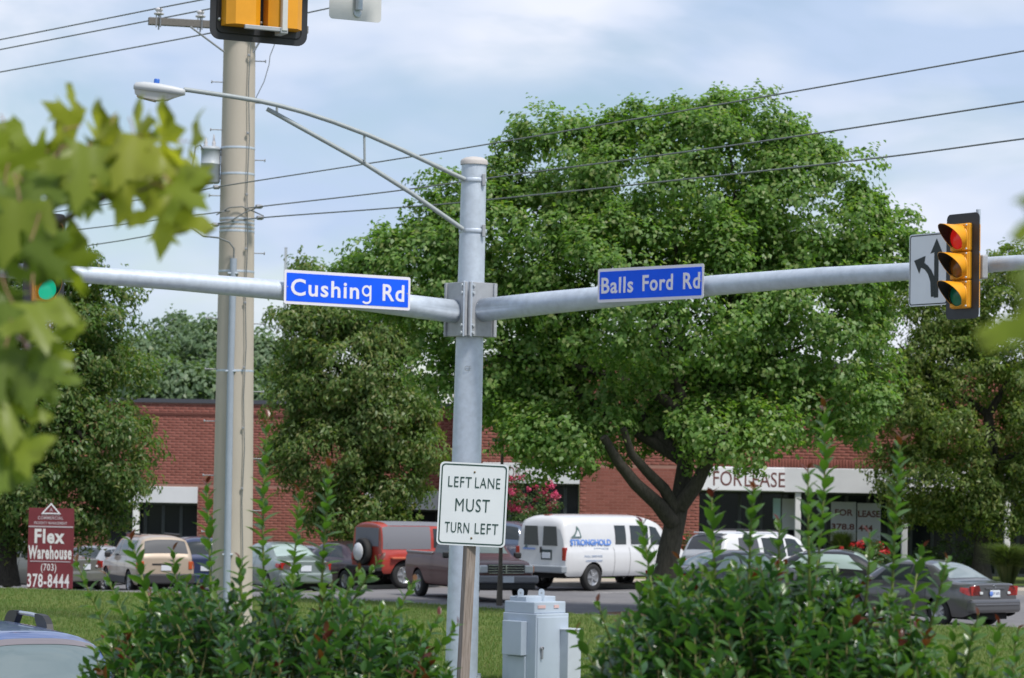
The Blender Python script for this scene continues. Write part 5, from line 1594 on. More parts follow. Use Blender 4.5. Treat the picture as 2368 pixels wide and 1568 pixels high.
def bend(a, b, seed, k=0.12, n=5):
    r = random.Random(seed)
    a, b = Vector(a), Vector(b)
    d = b - a
    side = Vector((r.uniform(-1, 1), r.uniform(-1, 1), r.uniform(0, 0.6))) * d.length * k
    return [a.lerp(b, t / n) + side * math.sin(math.pi * t / n) for t in range(n + 1)]
def tree(name, label, base, lobes, leafm, n_clump, per, size, seed, trunk, r0, fork=None, bark=None, limbs=8, group=None, spires=None, **kw):
    """trunk: world points from base upwards; limbs run from its upper part to the lobes"""
    t = thing(name, label, 'tree', base, 0, group)
    B = Vector(base)
    Wt = lambda p: Vector(p) - B
    n = len(trunk)
    rr = [r0 * 1.45] + [r0 * (1 - 0.45 * i / (n - 1)) for i in range(1, n)]
    MB().tube([Wt(p) for p in trunk], rr, 14).build('trunk', bark or bark_m, t)
    lo = sorted(lobes, key=lambda l: -l[3] * l[5])[:limbs]
    for i, l in enumerate(lo):
        f = trunk[-1] if i % 2 == 0 else trunk[max(1, n - 2)]
        pts = bend(f, Vector(l[:3]) + Vector((0, 0, -l[5] * 0.2)), seed + i, 0.10, 6)
        MB().tube([Wt(p) for p in pts], [r0 * 0.5 * (1 - 0.8 * k / 6) for k in range(7)], 9).build('limb', bark or bark_m, t)
    V = crown_leaves(lobes, n_clump, per, size, seed, **kw) - np.array(B)
    if spires:
        kw2 = dict(kw); kw2.update(rc=0.26, inner=0.2, core=0.0, flat=1.25)
        V = np.concatenate([V, crown_leaves(spires, len(spires) * 5, 85, size * 0.95, seed + 77, **kw2) - np.array(B)])
    tag(obj('crown', quad_mesh('crown', V), leafm, t), None, None, None, 'stuff')
    return t

big_leaf = leaf_mat('leaf_big_tree', [(0.055, 0.102, 0.024), (0.075, 0.135, 0.032), (0.10, 0.165, 0.042), (0.14, 0.20, 0.058), (0.15, 0.165, 0.06)], gain=1.75, trans=0.48)
left_leaf = leaf_mat('leaf_left_tree', [(0.045, 0.085, 0.022), (0.072, 0.118, 0.032), (0.11, 0.145, 0.045), (0.17, 0.155, 0.06)], gain=1.5, trans=0.46)
mid_leaf = leaf_mat('leaf_mid_tree', [(0.065, 0.11, 0.028), (0.10, 0.15, 0.04), (0.145, 0.18, 0.055), (0.21, 0.185, 0.075)], gain=1.45, trans=0.48)
right_leaf = leaf_mat('leaf_right_tree', [(0.06, 0.10, 0.02), (0.095, 0.135, 0.03), (0.145, 0.17, 0.042), (0.20, 0.195, 0.06)], gain=1.5, trans=0.48)
far_leaf_hazed = leaf_mat('leaf_far_hazed', [(0.10, 0.14, 0.08), (0.125, 0.165, 0.095), (0.155, 0.185, 0.10)], gain=1.3, trans=0.35)  # paler, bluer greens: distance haze mixed into the leaf colour

# ---- the big tree behind the mast arms
YB = 65.6
bigL = lobes_from_px([
    (1560, 440, 300, 190), (1690, 345, 165, 115), (1290, 395, 140, 115), (1200, 560, 240, 160), (1010, 640, 170, 120), (1850, 500, 190, 165),
    (1500, 690, 340, 210, -1.0), (1860, 760, 230, 200), (1150, 790, 210, 160), (1480, 920, 260, 120, 0.5), (1230, 960, 130, 110), (1760, 960, 210, 95),
    (2060, 610, 95, 115, 0.5), (1020, 460, 45, 55), (880, 590, 85, 60), (1950, 900, 110, 130), (1330, 1010, 120, 75, -1.5), (1690, 1010, 130, 60, -2.0), (1250, 1050, 45, 40, -1.5), (1900, 420, 100, 90)], YB)
gb = ground_hit(1535, 1422, LAWN)
trunk = [P(1528, 1425, gb.y), P(1532, 1370, gb.y), P(1545, 1280, gb.y), P(1562, 1200, gb.y), P(1575, 1140, gb.y + 0.1), P(1585, 1070, gb.y + 0.2), P(1590, 960, gb.y + 0.2)]
trunk[0].z = LAWN - 0.05
bt = tree('maple_tree', 'big dense green tree with a forked dark trunk behind the mast pole', trunk[0], bigL, big_leaf, 980, 200, 0.125, 11, trunk, 0.30, limbs=11, rc=0.60, up=0.5, spires=lobes_from_px([(1160, 345, 22, 40), (1205, 320, 20, 42), (1270, 307, 20, 40), (1330, 313, 22, 36), (1410, 307, 20, 38), (1480, 290, 22, 42), (1560, 295, 26, 40), (1625, 277, 22, 42), (1685, 267, 20, 36), (1712, 270, 18, 36), (1770, 295, 24, 40), (1830, 320, 24, 40), (1885, 360, 24, 36), (1915, 390, 26, 36), (1985, 470, 24, 40), (2025, 515, 18, 42), (2065, 565, 24, 42), (2105, 565, 20, 36), (1140, 390, 18, 36), (1005, 475, 20, 42), (1040, 470, 18, 36), (940, 525, 24, 36), (880, 575, 24, 30), (830, 615, 24, 26), (795, 640, 20, 20)], YB))
B = Vector(trunk[0])
for i, (pts, rr) in enumerate((([(1556, 1210), (1520, 1165), (1470, 1120), (1430, 1070), (1395, 1010)], 0.19), ([(1562, 1180), (1535, 1130), (1495, 1090), (1460, 1050), (1440, 990)], 0.15), ([(1572, 1170), (1610, 1120), (1640, 1060), (1680, 1000)], 0.19), ([(1585, 1080), (1600, 1010), (1640, 940)], 0.16))):
    ps = [P(*q, gb.y - 0.1 - 0.25 * j) - B for j, q in enumerate(pts)]
    MB().tube(ps, [rr * (1 - 0.5 * j / (len(ps) - 1)) for j in range(len(ps))], 12).build('limb', bark_m, bt)
mg = []
for k in range(28):
    a = 2 * math.pi * k / 28
    rr = 1.25 * (1 + 0.12 * math.sin(3 * a) + 0.06 * math.sin(7 * a))
    mg.append((rr * math.cos(a), rr * math.sin(a), 0.0))
m_ = MB(); m_.add([(0, 0, 0.10)] + mg, [(0, i + 1, (i + 1) % 28 + 1) for i in range(28)], 0, True)
tag(m_.build('mulch_ring', mulch_m, None, (B.x, B.y, LAWN + 0.012)), 'brown mulch ring round the foot of the big tree', None, None, 'structure')

# ---- tree on the right, by the shop
YR = 91.5
rl = lobes_from_px([(2280, 960, 220, 190), (2190, 1110, 170, 95), (2350, 780, 130, 190), (2335, 640, 50, 60), (2095, 990, 95, 105), (2310, 1170, 160, 70), (2440, 950, 160, 220), (2170, 860, 110, 110), (2130, 1170, 80, 45), (2075, 770, 95, 120), (2190, 720, 95, 95), (2060, 900, 80, 110)], YR)
b_ = on_ground(2268, YR)
tree('shade_tree', 'yellow-green leafy tree beside the shop, behind the grey sedan', b_, rl, right_leaf, 540, 185, 0.15, 21, [b_, P(2268, 1280, YR), P(2272, 1200, YR), P(2280, 1080, YR), P(2285, 960, YR)], 0.27, limbs=7, droop=0.55, aspect=0.42)
# ---- tree on the left, by the leasing sign
YT = 75.5
ll = lobes_from_px([(80, 860, 180, 250), (190, 1010, 160, 150), (90, 1150, 200, 115), (225, 720, 70, 85), (150, 620, 60, 60), (270, 1090, 80, 80), (-120, 900, 190, 290), (60, 660, 110, 110), (250, 880, 100, 60), (215, 1190, 90, 55), (30, 1210, 120, 60)], YT)
b_ = on_ground(16, YT); b_.z = LAWN - 0.05
tree('shade_tree', 'dark green tree with low spreading boughs behind the leasing sign', b_, ll, left_leaf, 520, 190, 0.15, 31, [b_, P(18, 1300, YT), P(22, 1220, YT), P(40, 1080, YT), P(60, 900, YT)], 0.27, limbs=9, droop=0.6, aspect=0.40)
# ---- tree between the utility pole and the mast pole
YM = 90.0
ml = lobes_from_px([(810, 850, 140, 150), (735, 670, 40, 60), (690, 810, 50, 110), (870, 960, 130, 115), (770, 1050, 130, 100), (900, 1110, 85, 60), (820, 1190, 95, 55), (652, 765, 18, 45), (945, 1040, 60, 55), (880, 760, 90, 100), (735, 760, 60, 90), (690, 950, 55, 70)], YM)
b_ = on_ground(822, YM)
tree('shade_tree', 'loose olive green tree in front of the lower brick wing', b_, ml, mid_leaf, 400, 190, 0.16, 41, [b_, P(824, 1250, YM), P(822, 1150, YM), P(815, 1000, YM), P(805, 850, YM)], 0.2, limbs=8, droop=0.6, aspect=0.40)
# ---- young tree on the lawn edge
YY = 68.3
b_ = on_ground(1156, YY); b_.z = LAWN - 0.03
yl = lobes_from_px([(1160, 955, 40, 45), (1166, 890, 35, 60)], YY)
tree('young_tree', 'slender straight bare-stemmed young tree at the lot edge by the lane sign', b_, yl, big_leaf, 22, 150, 0.11, 51, [b_, P(1157, 1300, YY), P(1160, 1150, YY), P(1161, 1000, YY), P(1163, 900, YY)], 0.055, limbs=2, bark=bark_y, rc=0.3)
# ---- distant trees behind the lower wing
fr = random.Random(4)
far_labels = ['far green treetop above the roof beside the left tree', 'tall far tree above the roof left of the utility pole', 'low far tree close over the dark coping', 'far treetop just left of the utility pole', 'far tree seen right of the utility pole', 'pale far treetop between pole and olive tree', 'low far bush line tree over the brick parapet', 'far treetop behind the boughs of the left tree']
for i, (px, py, rx, ry, yy) in enumerate([(330, 855, 55, 75, 150), (430, 830, 62, 82, 160), (395, 900, 90, 42, 138), (482, 835, 42, 80, 152), (610, 860, 40, 62, 155), (648, 870, 36, 60, 165), (500, 905, 90, 40, 140), (265, 880, 60, 80, 150)]):
    lb = lobes_from_px([(px, py, rx, ry), (px - rx * 0.5, py + ry * 0.35, rx * 0.7, ry * 0.6), (px + rx * 0.55, py + ry * 0.4, rx * 0.65, ry * 0.6), (px + fr.uniform(-.3, .3) * rx, py - ry * 0.55, rx * 0.55, ry * 0.5), (px, py + ry * 1.0, rx * 1.1, ry * 0.7)], yy)
    p = P(px, 1100, yy)
    b_ = Vector((p.x, yy, H(p.x, yy) - 0.05))
    top_ = Vector(lb[0][:3])
    tree('distant_tree', far_labels[i], b_, lb, far_leaf_hazed, 70, 120, 0.30, 60 + i, [b_, b_.lerp(top_, 0.4), b_.lerp(top_, 0.8)], 0.25, limbs=3, group='trees beyond the brick building', rc=1.0, inner=0.45)

# ---- far light pole above the Cushing Rd sign
YQ = 125.0
p = P(661, 574, YQ); b_ = on_ground(668, YQ)
lpole = thing('parking_light_pole', 'thin pale lamp pole rising behind the Cushing Rd sign', 'lamp post', (p.x, YQ, b_.z - 0.02))
MB().rbox((0, 0, (p.z - b_.z) / 2), (0.115, 0.115, p.z - b_.z + 0.02), 0.01).build('pole', mat('pole_pale', (0.38, 0.42, 0.45), rough=0.6), lpole)
MB().rbox((0, 0, 0.2), (0.4, 0.4, 0.4), 0.03).build('base', kerb_m, lpole)
MB().rbox((0, 0, p.z - b_.z + 0.03), (0.13, 0.13, 0.03), 0.01).build('cap', steel_m, lpole)

# ---- flowering shrubs and tall grass by the shops
def shrub_cloud(name, label, px, py, rx, ry, Y, leafm, n, size, seed, flowers=None, nf=0, stems=4, aspect=0.5):
    lb = lobes_from_px([(px, py, rx, ry), (px - rx * 0.4, py + ry * 0.3, rx * 0.7, ry * 0.7), (px + rx * 0.4, py + ry * 0.3, rx * 0.7, ry * 0.7)], Y, 0.9)
    b = on_ground(px, Y)
    t = thing(name, label, 'shrub', b)
    for k in range(stems):
        tip = Vector(lb[k % 3][:3]) - b
        MB().tube(bend((0.05 * k - .1, 0, -0.03), tip, seed + k, 0.1, 4), [0.03, 0.026, 0.02, 0.015, 0.01], 7).build('stem', bark_y, t)
    tag(obj('foliage', quad_mesh('foliage', crown_leaves(lb, n // 3, 90, size, seed, rc=0.26, inner=0.45, aspect=aspect) - np.array(b)), leafm, t), None, None, None, 'stuff')
    if flowers:
        r = np.random.default_rng(seed + 9)
        lf = lobes_from_px([(px, py - ry * 0.25, rx * 0.95, ry * 0.75)], Y, 1.0)
        V = crown_leaves(lf, nf, 40, size * 0.8, seed + 3, rc=0.12, inner=0.9, aspect=0.9)
        tag(obj('blossoms', quad_mesh('blossoms', V - np.array(b)), flowers, t), None, None, None, 'stuff')
    return t
pink_f = leaf_mat('pink_blossom', [(0.50, 0.035, 0.12), (0.62, 0.07, 0.18), (0.70, 0.14, 0.26)], trans=0.3, tint=(1.1, 0.9, 0.9))
red_f = leaf_mat('red_blossom', [(0.55, 0.03, 0.035), (0.68, 0.06, 0.06)], trans=0.25, tint=(1.1, 0.8, 0.8))
shrub_leaf = leaf_mat('leaf_shrub', [(0.028, 0.055, 0.016), (0.05, 0.085, 0.022), (0.075, 0.11, 0.03)], gain=1.4, trans=0.3)
shrub_cloud('crape_myrtle', 'crape myrtle with bright pink blossoms beside the dark shop windows', 1222, 1160, 72, 62, 92.5, shrub_leaf, 130, 0.075, 71, pink_f, 62)
shrub_cloud('crape_myrtle', 'dark green shrub under the pink blossoms behind the van roof', 1215, 1250, 62, 60, 91.5, shrub_leaf, 130, 0.08, 72)
shrub_cloud('rose_bush', 'low bush dotted with red flowers under the FOR LEASE posters', 2000, 1290, 62, 38, 90.5, shrub_leaf, 110, 0.07, 73, red_f, 26)
shrub_cloud('rose_bush', 'small bush with red flowers beside the big trunk and the brick pier', 1588, 1270, 30, 30, 92.0, shrub_leaf, 60, 0.07, 74, red_f, 9)
shrub_cloud('clipped_shrub', 'dark bush between the striped column and the right tree trunk', 2185, 1290, 70, 45, 92.5, shrub_leaf, 140, 0.08, 75)
def tuft(name, label, px, Y, h, w, n, seed):
    b = on_ground(px, Y)
    t = thing(name, label, 'grass', b)
    r = np.random.default_rng(seed)
    a = r.random(n) * 6.283; l = h * (0.6 + 0.5 * r.random(n)); sp = w * (0.25 + 0.75 * r.random(n))
    o = np.stack([np.cos(a), np.sin(a), np.zeros(n)], 1)
    s = np.cross(o, [0, 0, 1.0]) * 0.012
    z = np.array([0, 0, 1.0])
    p0 = o * 0.12 * r.random((n, 1)); p1 = p0 + o * (sp * 0.35)[:, None] + z * (l * 0.75)[:, None]; p2 = p0 + o * sp[:, None] + z * (l * 0.85)[:, None]
    V = np.concatenate([np.stack([p0 - s, p0 + s, p1 + s, p1 - s], 1), np.stack([p1 - s, p1 + s, p2 + s * .2, p2 - s * .2], 1)])
    tag(obj('blades', quad_mesh('blades', V), grass_m2, t), None, None, None, 'stuff')
grass_m2 = leaf_mat('tall_grass', [(0.055, 0.095, 0.025), (0.09, 0.135, 0.04), (0.14, 0.165, 0.06)], trans=0.3)
for px, Y, h, w, lab in ((2330, 86.5, 1.5, 1.1, 'tall arching ornamental grass right of the grey sedan'), (2400, 85.5, 1.4, 1.1, 'ornamental grass clump at the edge of the walk'), (1945, 92.0, 1.7, 0.55, 'upright pale grass clump in front of the FOR LEASE poster')):
    tuft('ornamental_grass', lab, px, Y, h, w, 1500, int(px))

# ================================================================== FOREGROUND SHRUBS
def leaf_template(w=0.50, curl=0.16, fold=0.16):
    """glossy oval leaf, base at the origin, pointing along +Y, unit length"""
    ts = [0.0, 0.22, 0.48, 0.76, 1.0]
    hw = [0.05, 0.36, 0.5, 0.36, 0.02]
    v = []; f = []
    for t, h in zip(ts, hw):
        z = -curl * t * t
        v += [(-h * w, t, z + fold * h), (0, t, z), (h * w, t, z + fold * h)]
    for i in range(4):
        a = i * 3
        f += [(a, a + 1, a + 4, a + 3), (a + 1, a + 2, a + 5, a + 4)]
    return np.array(v), f
LTV, LTF = leaf_template()
leaf_me = MB().add(LTV.tolist(), LTF, 0, True).mesh('leaf')
photinia = leaf_mat('leaf_photinia', [(0.030, 0.078, 0.030), (0.042, 0.10, 0.036), (0.060, 0.125, 0.040), (0.09, 0.155, 0.042)], gain=1.25, trans=0.34, rough=0.36, spec=1.0)
photinia_y = leaf_mat('leaf_photinia_young', [(0.050, 0.11, 0.026), (0.075, 0.145, 0.032), (0.12, 0.17, 0.034)], gain=1.12, trans=0.42, rough=0.28, spec=0.5)
photinia_r = leaf_mat('leaf_photinia_red', [(0.085, 0.018, 0.020), (0.12, 0.035, 0.02), (0.14, 0.075, 0.02)], trans=0.34, rough=0.3, spec=0.5, tint=(1.4, 0.8, 0.6))
leaf_me.materials.append(photinia_y)
stem_g = mat('stem_green', (0.14, 0.17, 0.04), rough=0.6, var=0.2)
stem_b = mat('stem_brown', (0.12, 0.115, 0.04), rough=0.8, var=0.2)
def leaf_frames(p, tdir, n_dir, size, r):
    """4x4 frame of one leaf: base at p, pointing along n_dir"""
    y = n_dir.normalized()
    up = tdir - y * tdir.dot(y)
    if up.length < 1e-4: up = Vector((0, 0, 1))
    z = up.normalized()
    x = y.cross(z)
    return np.array([[x.x * size, y.x * size, z.x * size, p.x], [x.y * size, y.y * size, z.y * size, p.y], [x.z * size, y.z * size, z.z * size, p.z], [0, 0, 0, 1]])
def shoot(pts, n, size, r, spread=(62, 28), taper=0.55):
    """leaves set in a spiral along a stem; lower ones spread, upper ones close up"""
    out = []
    tot = len(pts) - 1
    a = r.random() * 6.28
    for i in range(n):
        t = (i + 0.5) / n
        u = t * tot; k = min(int(u), tot - 1)
        p = pts[k].lerp(pts[k + 1], u - k)
        d = (pts[k + 1] - pts[k]).normalized()
        a += 2.4 + r.uniform(-.25, .25)
        s1 = d.orthogonal().normalized(); s2 = d.cross(s1)
        sp = R(spread[0] + (spread[1] - spread[0]) * t + r.uniform(-12, 12))
        nd = (s1 * math.cos(a) + s2 * math.sin(a)) * math.sin(sp) + d * math.cos(sp)
        sz = size * (1 - (1 - taper) * t ** 3) * r.uniform(0.8, 1.15)
        out.append((leaf_frames(p, d, nd, sz, r), t))
    return out
def photinia_bush(label, contour, Y0, depth, spikes, n_fill, leaf, seed, x_base, ext=1720):
    """contour: (px, py) outline of the leafy mass; spikes: tall shoots given from tip to foot"""
    r = random.Random(seed)
    cxs = [c[0] for c in contour]; cys = [c[1] for c in contour]
    bp = on_ground(x_base, Y0)
    t = thing('photinia_shrub', label, 'shrub', bp)
    singles = []; green = []; red = []; young = []
    for tip, foot, dy, n, lf in spikes:
        a, b = P(*foot, Y0 + dy), P(*tip, Y0 + dy + r.uniform(-.15, .15))
        pts = bend(a, b, r.randrange(9999), 0.03, 8)
        MB().tube([p - bp for p in pts], [0.0065 - 0.004 * k / 8 for k in range(9)], 7).build('stem', stem_g, t)
        for M, u in shoot(pts, int(n * 1.2), lf * 1.5, r, (66, 34), 0.5):
            (red if u > 0.93 else singles).append(M)
    stems = MB()
    for i in range(n_fill):
        px = r.uniform(cxs[0], cxs[-1])
        top = float(np.interp(px, cxs, cys))
        py = top + (ext - top) * r.random() ** 1.35 + r.uniform(-8, 10)
        dd = r.uniform(-1, 1)
        rise = max(0.0, 1 - (py - top) / 160)
        Y = Y0 + depth * dd * (0.35 + 0.65 * min(1, (py - top) / 250)) 
        tipp = P(px, py, Y)
        lean = Vector((r.uniform(-.5, .5) + (px - x_base) / 900, r.uniform(-.5, .5), 1.0)).normalized()
        ln = r.uniform(0.22, 0.42)
        foot = tipp - lean * ln
        pts = bend(foot, tipp, r.randrange(9999), 0.06, 4)
        pts0 = [Vector(bp).lerp(foot, 0.55 + 0.2 * r.random()), foot]
        stems.tube([p - bp for p in pts], [0.0045, 0.004, 0.0035, 0.003, 0.002], 5)
        if i % 5 == 0: stems.tube([p - bp for p in bend(Vector((bp.x, bp.y, bp.z)) + Vector((r.uniform(-.25, .25), r.uniform(-.2, .2), 0)), foot, i, 0.06, 5)], [0.012, 0.010, 0.008, 0.007, 0.006, 0.005], 6)
        rd = r.random()
        for M, u in shoot(pts, r.randrange(13, 19), leaf * r.uniform(0.85, 1.1), r, (72, 34), 0.6):
            if rd < 0.07 and u > 0.72: red.append(M)
            elif u > 0.84 or rd > 0.93: young.append(M)
            else: green.append(M)
    # the 300 leaves that show largest are parts of their own, the rest stays together
    young += singles[300:]
    singles = singles[:300]
    inv = Matrix.Translation(-bp)
    for M in singles:
        o = bpy.data.objects.new('leaf', leaf_me)
        COL.objects.link(o); o.parent = t
        o.matrix_local = inv @ Matrix(M.tolist())
    T = np.eye(4); T[:3, 3] = -np.array(bp)
    for nm, lst, m in (('foliage', green, photinia), ('young_foliage', young, photinia_y), ('red_tips', red, photinia_r)):
        if lst:
            tag(obj(nm, stamp_mesh(nm, LTV, LTF, np.einsum('ij,njk->nik', T, np.array(lst))), m, t), None, None, None, 'stuff')
    tag(stems.build('twigs', stem_b, t), None, None, None, 'stuff')
    return t
YA = 13.0
photinia_bush('glossy leaved shrub with upright shoots in front of the beige utility pole', [(185, 1560), (215, 1500), (280, 1440), (330, 1370), (400, 1330), (470, 1340), (560, 1360), (640, 1335), (720, 1330), (800, 1350), (870, 1400), (940, 1430), (1000, 1470), (1050, 1530), (1075, 1600)], YA, 1.0,
    [((620, 962), (612, 1400), 0.15, 40, 0.064), ((762, 1068), (740, 1400), 0.0, 34, 0.062), ((694, 1130), (668, 1400), -0.2, 28, 0.058), ((478, 1105), (488, 1400), 0.1, 30, 0.058), ((172, 1290), (300, 1560), 0.2, 26, 0.058), ((300, 1240), (350, 1420), -0.2, 20, 0.06), ((400, 1270), (420, 1420), 0.3, 18, 0.055), ((245, 1325), (330, 1520), -0.3, 18, 0.055), ((880, 1292), (800, 1420), 0.2, 16, 0.055), ((958, 1340), (870, 1500), 0.0, 16, 0.058), ((1060, 1440), (960, 1590), -0.2, 18, 0.058), ((1015, 1420), (950, 1540), 0.3, 14, 0.055), ((555, 1290), (560, 1400), -0.3, 12, 0.055), ((830, 1315), (780, 1420), -0.2, 12, 0.055)],
    460, 0.084, 101, 620)
photinia_bush('dense glossy shrub with tall red-tipped shoots in front of the grey sedan', [(1345, 1570), (1380, 1500), (1430, 1440), (1470, 1360), (1540, 1340), (1600, 1310), (1680, 1300), (1760, 1290), (1840, 1310), (1920, 1330), (2000, 1350), (2060, 1380), (2110, 1420), (2150, 1470), (2190, 1560)], 12.2, 1.0,
    [((1905, 922), (1880, 1380), 0.1, 46, 0.066), ((2082, 1010), (2060, 1420), 0.0, 40, 0.064), ((1868, 1080), (1872, 1380), -0.3, 26, 0.06), ((1645, 1140), (1655, 1360), 0.2, 24, 0.064), ((1742, 1125), (1730, 1360), 0.0, 26, 0.064), ((1484, 1205), (1520, 1440), -0.1, 24, 0.06), ((1380, 1390), (1440, 1560), 0.1, 16, 0.058), ((1330, 1455), (1400, 1590), 0.2, 12, 0.055), ((1800, 1200), (1800, 1340), 0.3, 14, 0.058), ((2190, 1290), (2140, 1480), -0.2, 18, 0.06), ((2135, 1262), (2110, 1420), 0.2, 16, 0.058), ((2010, 1230), (2000, 1400), -0.2, 14, 0.058), ((1880, 1240), (1870, 1380), 0.3, 14, 0.058), ((1570, 1290), (1590, 1400), 0.2, 10, 0.058)],
    560, 0.086, 202, 1780)
photinia_bush('sparse low shrub shoots beside the dense red-tipped shrub', [(2160, 1590), (2220, 1540), (2290, 1530), (2350, 1520), (2420, 1540)], 12.0, 0.5,
    [((2262, 1420), (2230, 1580), 0.1, 14, 0.06), ((2310, 1440), (2290, 1590), -0.1, 14, 0.06), ((2355, 1450), (2340, 1590), 0.2, 12, 0.058), ((2205, 1440), (2190, 1590), 0.0, 12, 0.058)],
    34, 0.084, 303, 2290)

# ================================================================== MAPLE BRANCHES CLOSE TO THE CAMERA
half = [(0, -.38), (.10, -.42), (.24, -.40), (.46, -.46), (.38, -.33), (.20, -.20), (.17, -.14), (.40, -.08), (.52, -.10), (.70, .04), (.56, .08), (.60, .22), (.44, .16), (.34, .20), (.15, .04), (.12, .08), (.17, .28), (.27, .44), (.14, .42), (.10, .52), (0, .74)]
def maple_leaf_mesh(seed):
    r = random.Random(seed)
    out = [(x * r.uniform(.9, 1.1), y * r.uniform(.94, 1.06)) for x, y in half]
    out2 = [(-x * r.uniform(.9, 1.1), y * r.uniform(.94, 1.06)) for x, y in half[1:-1]][::-1]
    out[0] = (0, -.38); out[-1] = (0, .74)
    pts = out + out2
    bm = bmesh.new()
    vs = [bm.verts.new((x, y, 0)) for x, y in pts]
    bm.faces.new(vs)
    bmesh.ops.triangulate(bm, faces=bm.faces)
    bmesh.ops.subdivide_edges(bm, edges=bm.edges, cuts=2, use_grid_fill=True)
    c1, c2 = r.uniform(.25, .5), r.uniform(.1, .3)
    for v in bm.verts:
        x, y = v.co.x, v.co.y
        v.co.z = -c1 * x * x - c2 * (y - .1) ** 2 + 0.04 * math.sin(9 * x + 2 * y) + 0.06 * abs(x)
    for f in bm.faces: f.smooth = True
    me = bpy.data.meshes.new('leaf'); bm.to_mesh(me); bm.free()
    return me
maple_g = mat
def maple_mat(name, c0, c1, tr):
    m = leaf_mat(name, [c0, c1], trans=tr, rough=0.4, spec=0.35, tint=(1.25, 1.25, 0.5))
    return m
mm_light = maple_mat('maple_leaf_light', (0.27, 0.325, 0.04), (0.35, 0.38, 0.06), 0.6)
mm_mid = maple_mat('maple_leaf_mid', (0.19, 0.27, 0.04), (0.25, 0.31, 0.045), 0.58)
mm_dark = maple_mat('maple_leaf_dark', (0.11, 0.19, 0.035), (0.16, 0.225, 0.04), 0.55)
maple_me = []
for k in range(9):
    me = maple_leaf_mesh(k)
    me.materials.append((mm_light, mm_mid, mm_dark)[k % 3])
    maple_me.append(me)
twig_m = mat('maple_twig', (0.12, 0.085, 0.105), rough=0.7, var=0.15)
petiole_m = mat('petiole', (0.30, 0.16, 0.10), rough=0.6)
def maple(label, trunk_xy, branches, leaves, seed):
    r = random.Random(seed)
    bz = H(*trunk_xy)
    b = Vector((trunk_xy[0], trunk_xy[1], bz - 0.05))
    t = thing('maple_tree', label, 'tree', b)
    MB().tube([(0, 0, 0), (0.02, 0, 0.9), (0.0, 0.02, 1.8), (0.05, 0, 3.0), (0.1, 0, 4.2)], [0.12, 0.09, 0.08, 0.065, 0.04], 12).build('trunk', bark_y, t)
    for pts, r0 in branches:
        ps = [(p if isinstance(p, Vector) else P(*p)) - b for p in pts]
        n = len(ps)
        MB().tube(ps, [r0 * (1 - 0.6 * k / (n - 1)) for k in range(n)], 8).build('branch', twig_m, t)
    for px, py, Y, size, rot, tilt, yaw, tone, att in leaves:
        c = P(px, py, Y)
        M = Matrix.Translation(c - b) @ Matrix.Rotation(R(90), 4, 'X') @ Matrix.Rotation(R(rot), 4, 'Z') @ Matrix.Rotation(R(tilt), 4, 'X') @ Matrix.Rotation(R(yaw), 4, 'Y') @ Matrix.Scale(size / 1.2, 4)
        me = maple_me[(tone + 3 * r.randrange(3)) % 9]
        o = bpy.data.objects.new('leaf', me); COL.objects.link(o); o.parent = t; o.matrix_local = M
        foot = M @ Vector((0, -0.38, -0.03))
        a = (P(*att) - b) if att else foot + Vector((r.uniform(-.05, .05), 0.02, 0.06))
        pm = MB().tube(bend(a, foot, r.randrange(999), 0.08, 4), 0.0016, 6)
        pm.build('petiole', petiole_m, t)
    return t
Y1 = 6.2
tx = (-3.4, 6.6)
tr_pt = Vector((-3.38, 6.6, 3.1))
br = [([tr_pt, (-200, 640, 6.4), (0, 590, 6.3), (110, 530, 6.25), (245, 455, 6.2), (300, 395, 6.15), (345, 310, 6.1)], 0.012),
      ([(40, 575, 6.3), (110, 500, 6.25), (150, 455, 6.2), (130, 380, 6.1), (150, 290, 6.1)], 0.006),
      ([(245, 455, 6.2), (330, 440, 6.1), (385, 410, 6.1)], 0.004),
      ([tr_pt + Vector((0, 0, -0.25)), (-200, 760, 6.0), (-60, 740, 5.95), (60, 790, 5.9), (90, 900, 5.85)], 0.009),
      ([(-60, 740, 5.95), (-20, 900, 5.9), (10, 1020, 5.85)], 0.006)]
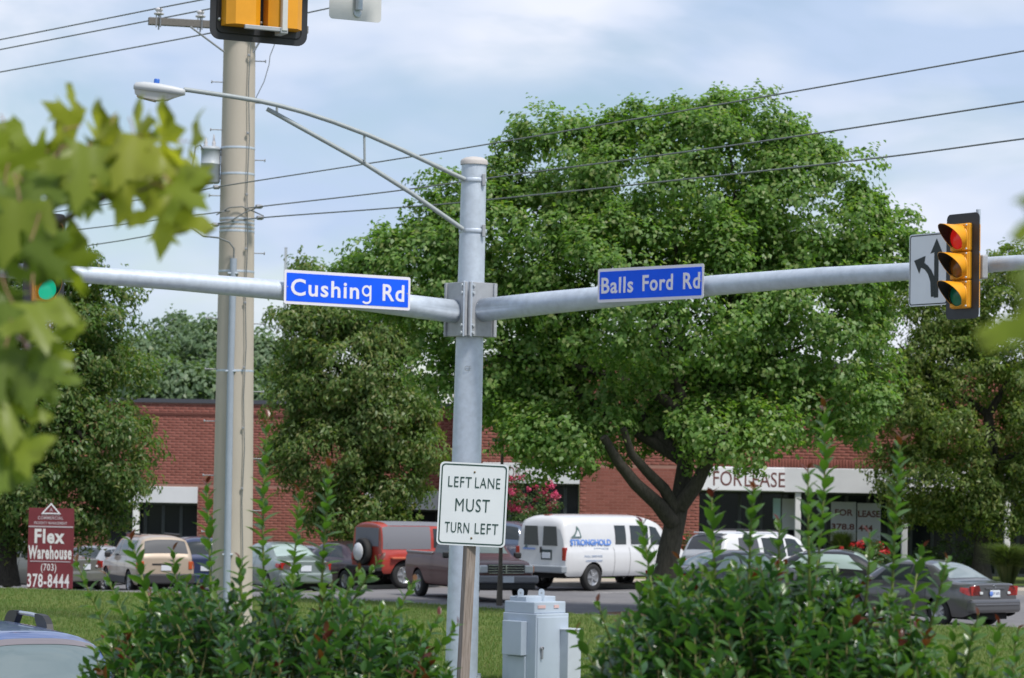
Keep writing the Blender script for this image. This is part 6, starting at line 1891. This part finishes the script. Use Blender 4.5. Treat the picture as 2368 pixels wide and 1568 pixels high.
lv = [ # px, py, Y, size(m), in-plane rotation (tip dir; 0 = up), tilt, yaw, tone
    (385, 500, 6.05, 0.165, 172, 12, 10, 0, (345, 420, 6.08)), (395, 420, 6.15, 0.16, 205, -20, 15, 0, (340, 400, 6.1)), (425, 445, 6.0, 0.13, 235, 25, -10, 1, None),
    (300, 440, 6.1, 0.15, 165, 20, -15, 0, (290, 400, 6.1)), (160, 272, 6.1, 0.135, 60, 50, 20, 0, (150, 300, 6.1)), (230, 320, 6.15, 0.15, 280, 55, 10, 0, (200, 340, 6.1)),
    (320, 300, 6.1, 0.15, 285, 62, -10, 0, (345, 310, 6.1)), (380, 315, 6.05, 0.15, 275, 58, 15, 0, (345, 310, 6.1)), (445, 325, 6.1, 0.12, 262, 66, 5, 0, (400, 330, 6.1)),
    (300, 355, 6.0, 0.16, 160, 25, 20, 0, (320, 320, 6.1)), (380, 365, 6.15, 0.13, 190, 40, -20, 0, None),
    (195, 390, 6.0, 0.17, 172, 15, -12, 1, (180, 350, 6.1)), (250, 380, 6.15, 0.16, 185, -15, 20, 1, None), (130, 370, 6.1, 0.15, 140, 20, 15, 1, (140, 340, 6.1)),
    (60, 365, 6.05, 0.16, 110, 30, -20, 1, (110, 345, 6.1)), (20, 430, 6.1, 0.16, 130, 15, 15, 1, None), (85, 440, 6.0, 0.15, 165, 25, 20, 2, None), (-10, 330, 6.2, 0.14, 100, 30, 0, 1, None),
    (30, 520, 5.95, 0.17, 170, 10, 15, 1, None), (60, 505, 6.0, 0.13, 175, 20, -15, 2, None), (100, 590, 5.9, 0.14, 225, 15, 15, 2, None), (160, 600, 6.0, 0.14, 275, 30, 10, 1, (100, 560, 6.1)),
    (-5, 600, 6.0, 0.15, 150, 20, 10, 2, None),
    (20, 760, 5.85, 0.17, 175, 15, 20, 2, None), (90, 740, 5.8, 0.15, 200, 30, -20, 1, None), (130, 800, 5.85, 0.14, 215, 35, 15, 1, None), (60, 860, 5.8, 0.16, 190, 20, 15, 2, None), (110, 880, 5.9, 0.13, 200, 40, -15, 2, None),
    (-5, 860, 5.8, 0.17, 170, 15, 10, 2, None), (25, 950, 5.8, 0.15, 185, 25, -15, 1, None), (-10, 1010, 5.85, 0.15, 180, 20, 15, 2, None), (45, 1040, 5.8, 0.13, 205, 35, 10, 1, (10, 1010, 5.85)), (10, 1080, 5.8, 0.13, 170, 30, -20, 2, None),
    (170, 440, 6.2, 0.14, 200, 30, 10, 2, None), (240, 330, 6.25, 0.12, 250, 40, 15, 0, None), (-20, 470, 6.0, 0.16, 150, 15, 20, 2, None), (330, 350, 6.2, 0.13, 230, 40, 10, 1, None), (220, 440, 6.2, 0.13, 170, 20, 10, 2, None), (-5, 690, 6.0, 0.13, 150, 25, 10, 2, None)]
maple('maple branch with yellow-green lobed leaves in front of the left traffic light', tx, br, lv, 7)
Y2 = 3.2
tr2 = Vector((2.4, 3.4, 3.4))
maple('maple branch with one large lobed leaf just right of the traffic light', (2.4, 3.4),
      [([tr2, Vector((1.6, 3.3, 3.6)), (2600, 560, 3.25), (2480, 600, 3.2)], 0.009)],
      [(2456, 745, 3.2, 0.16, 178, 15, 10, 1, (2480, 600, 3.2)), (2450, 480, 3.3, 0.11, 200, 35, 10, 1, (2480, 600, 3.2)), (2520, 690, 3.15, 0.15, 160, 15, -15, 2, (2480, 600, 3.2))], 8)
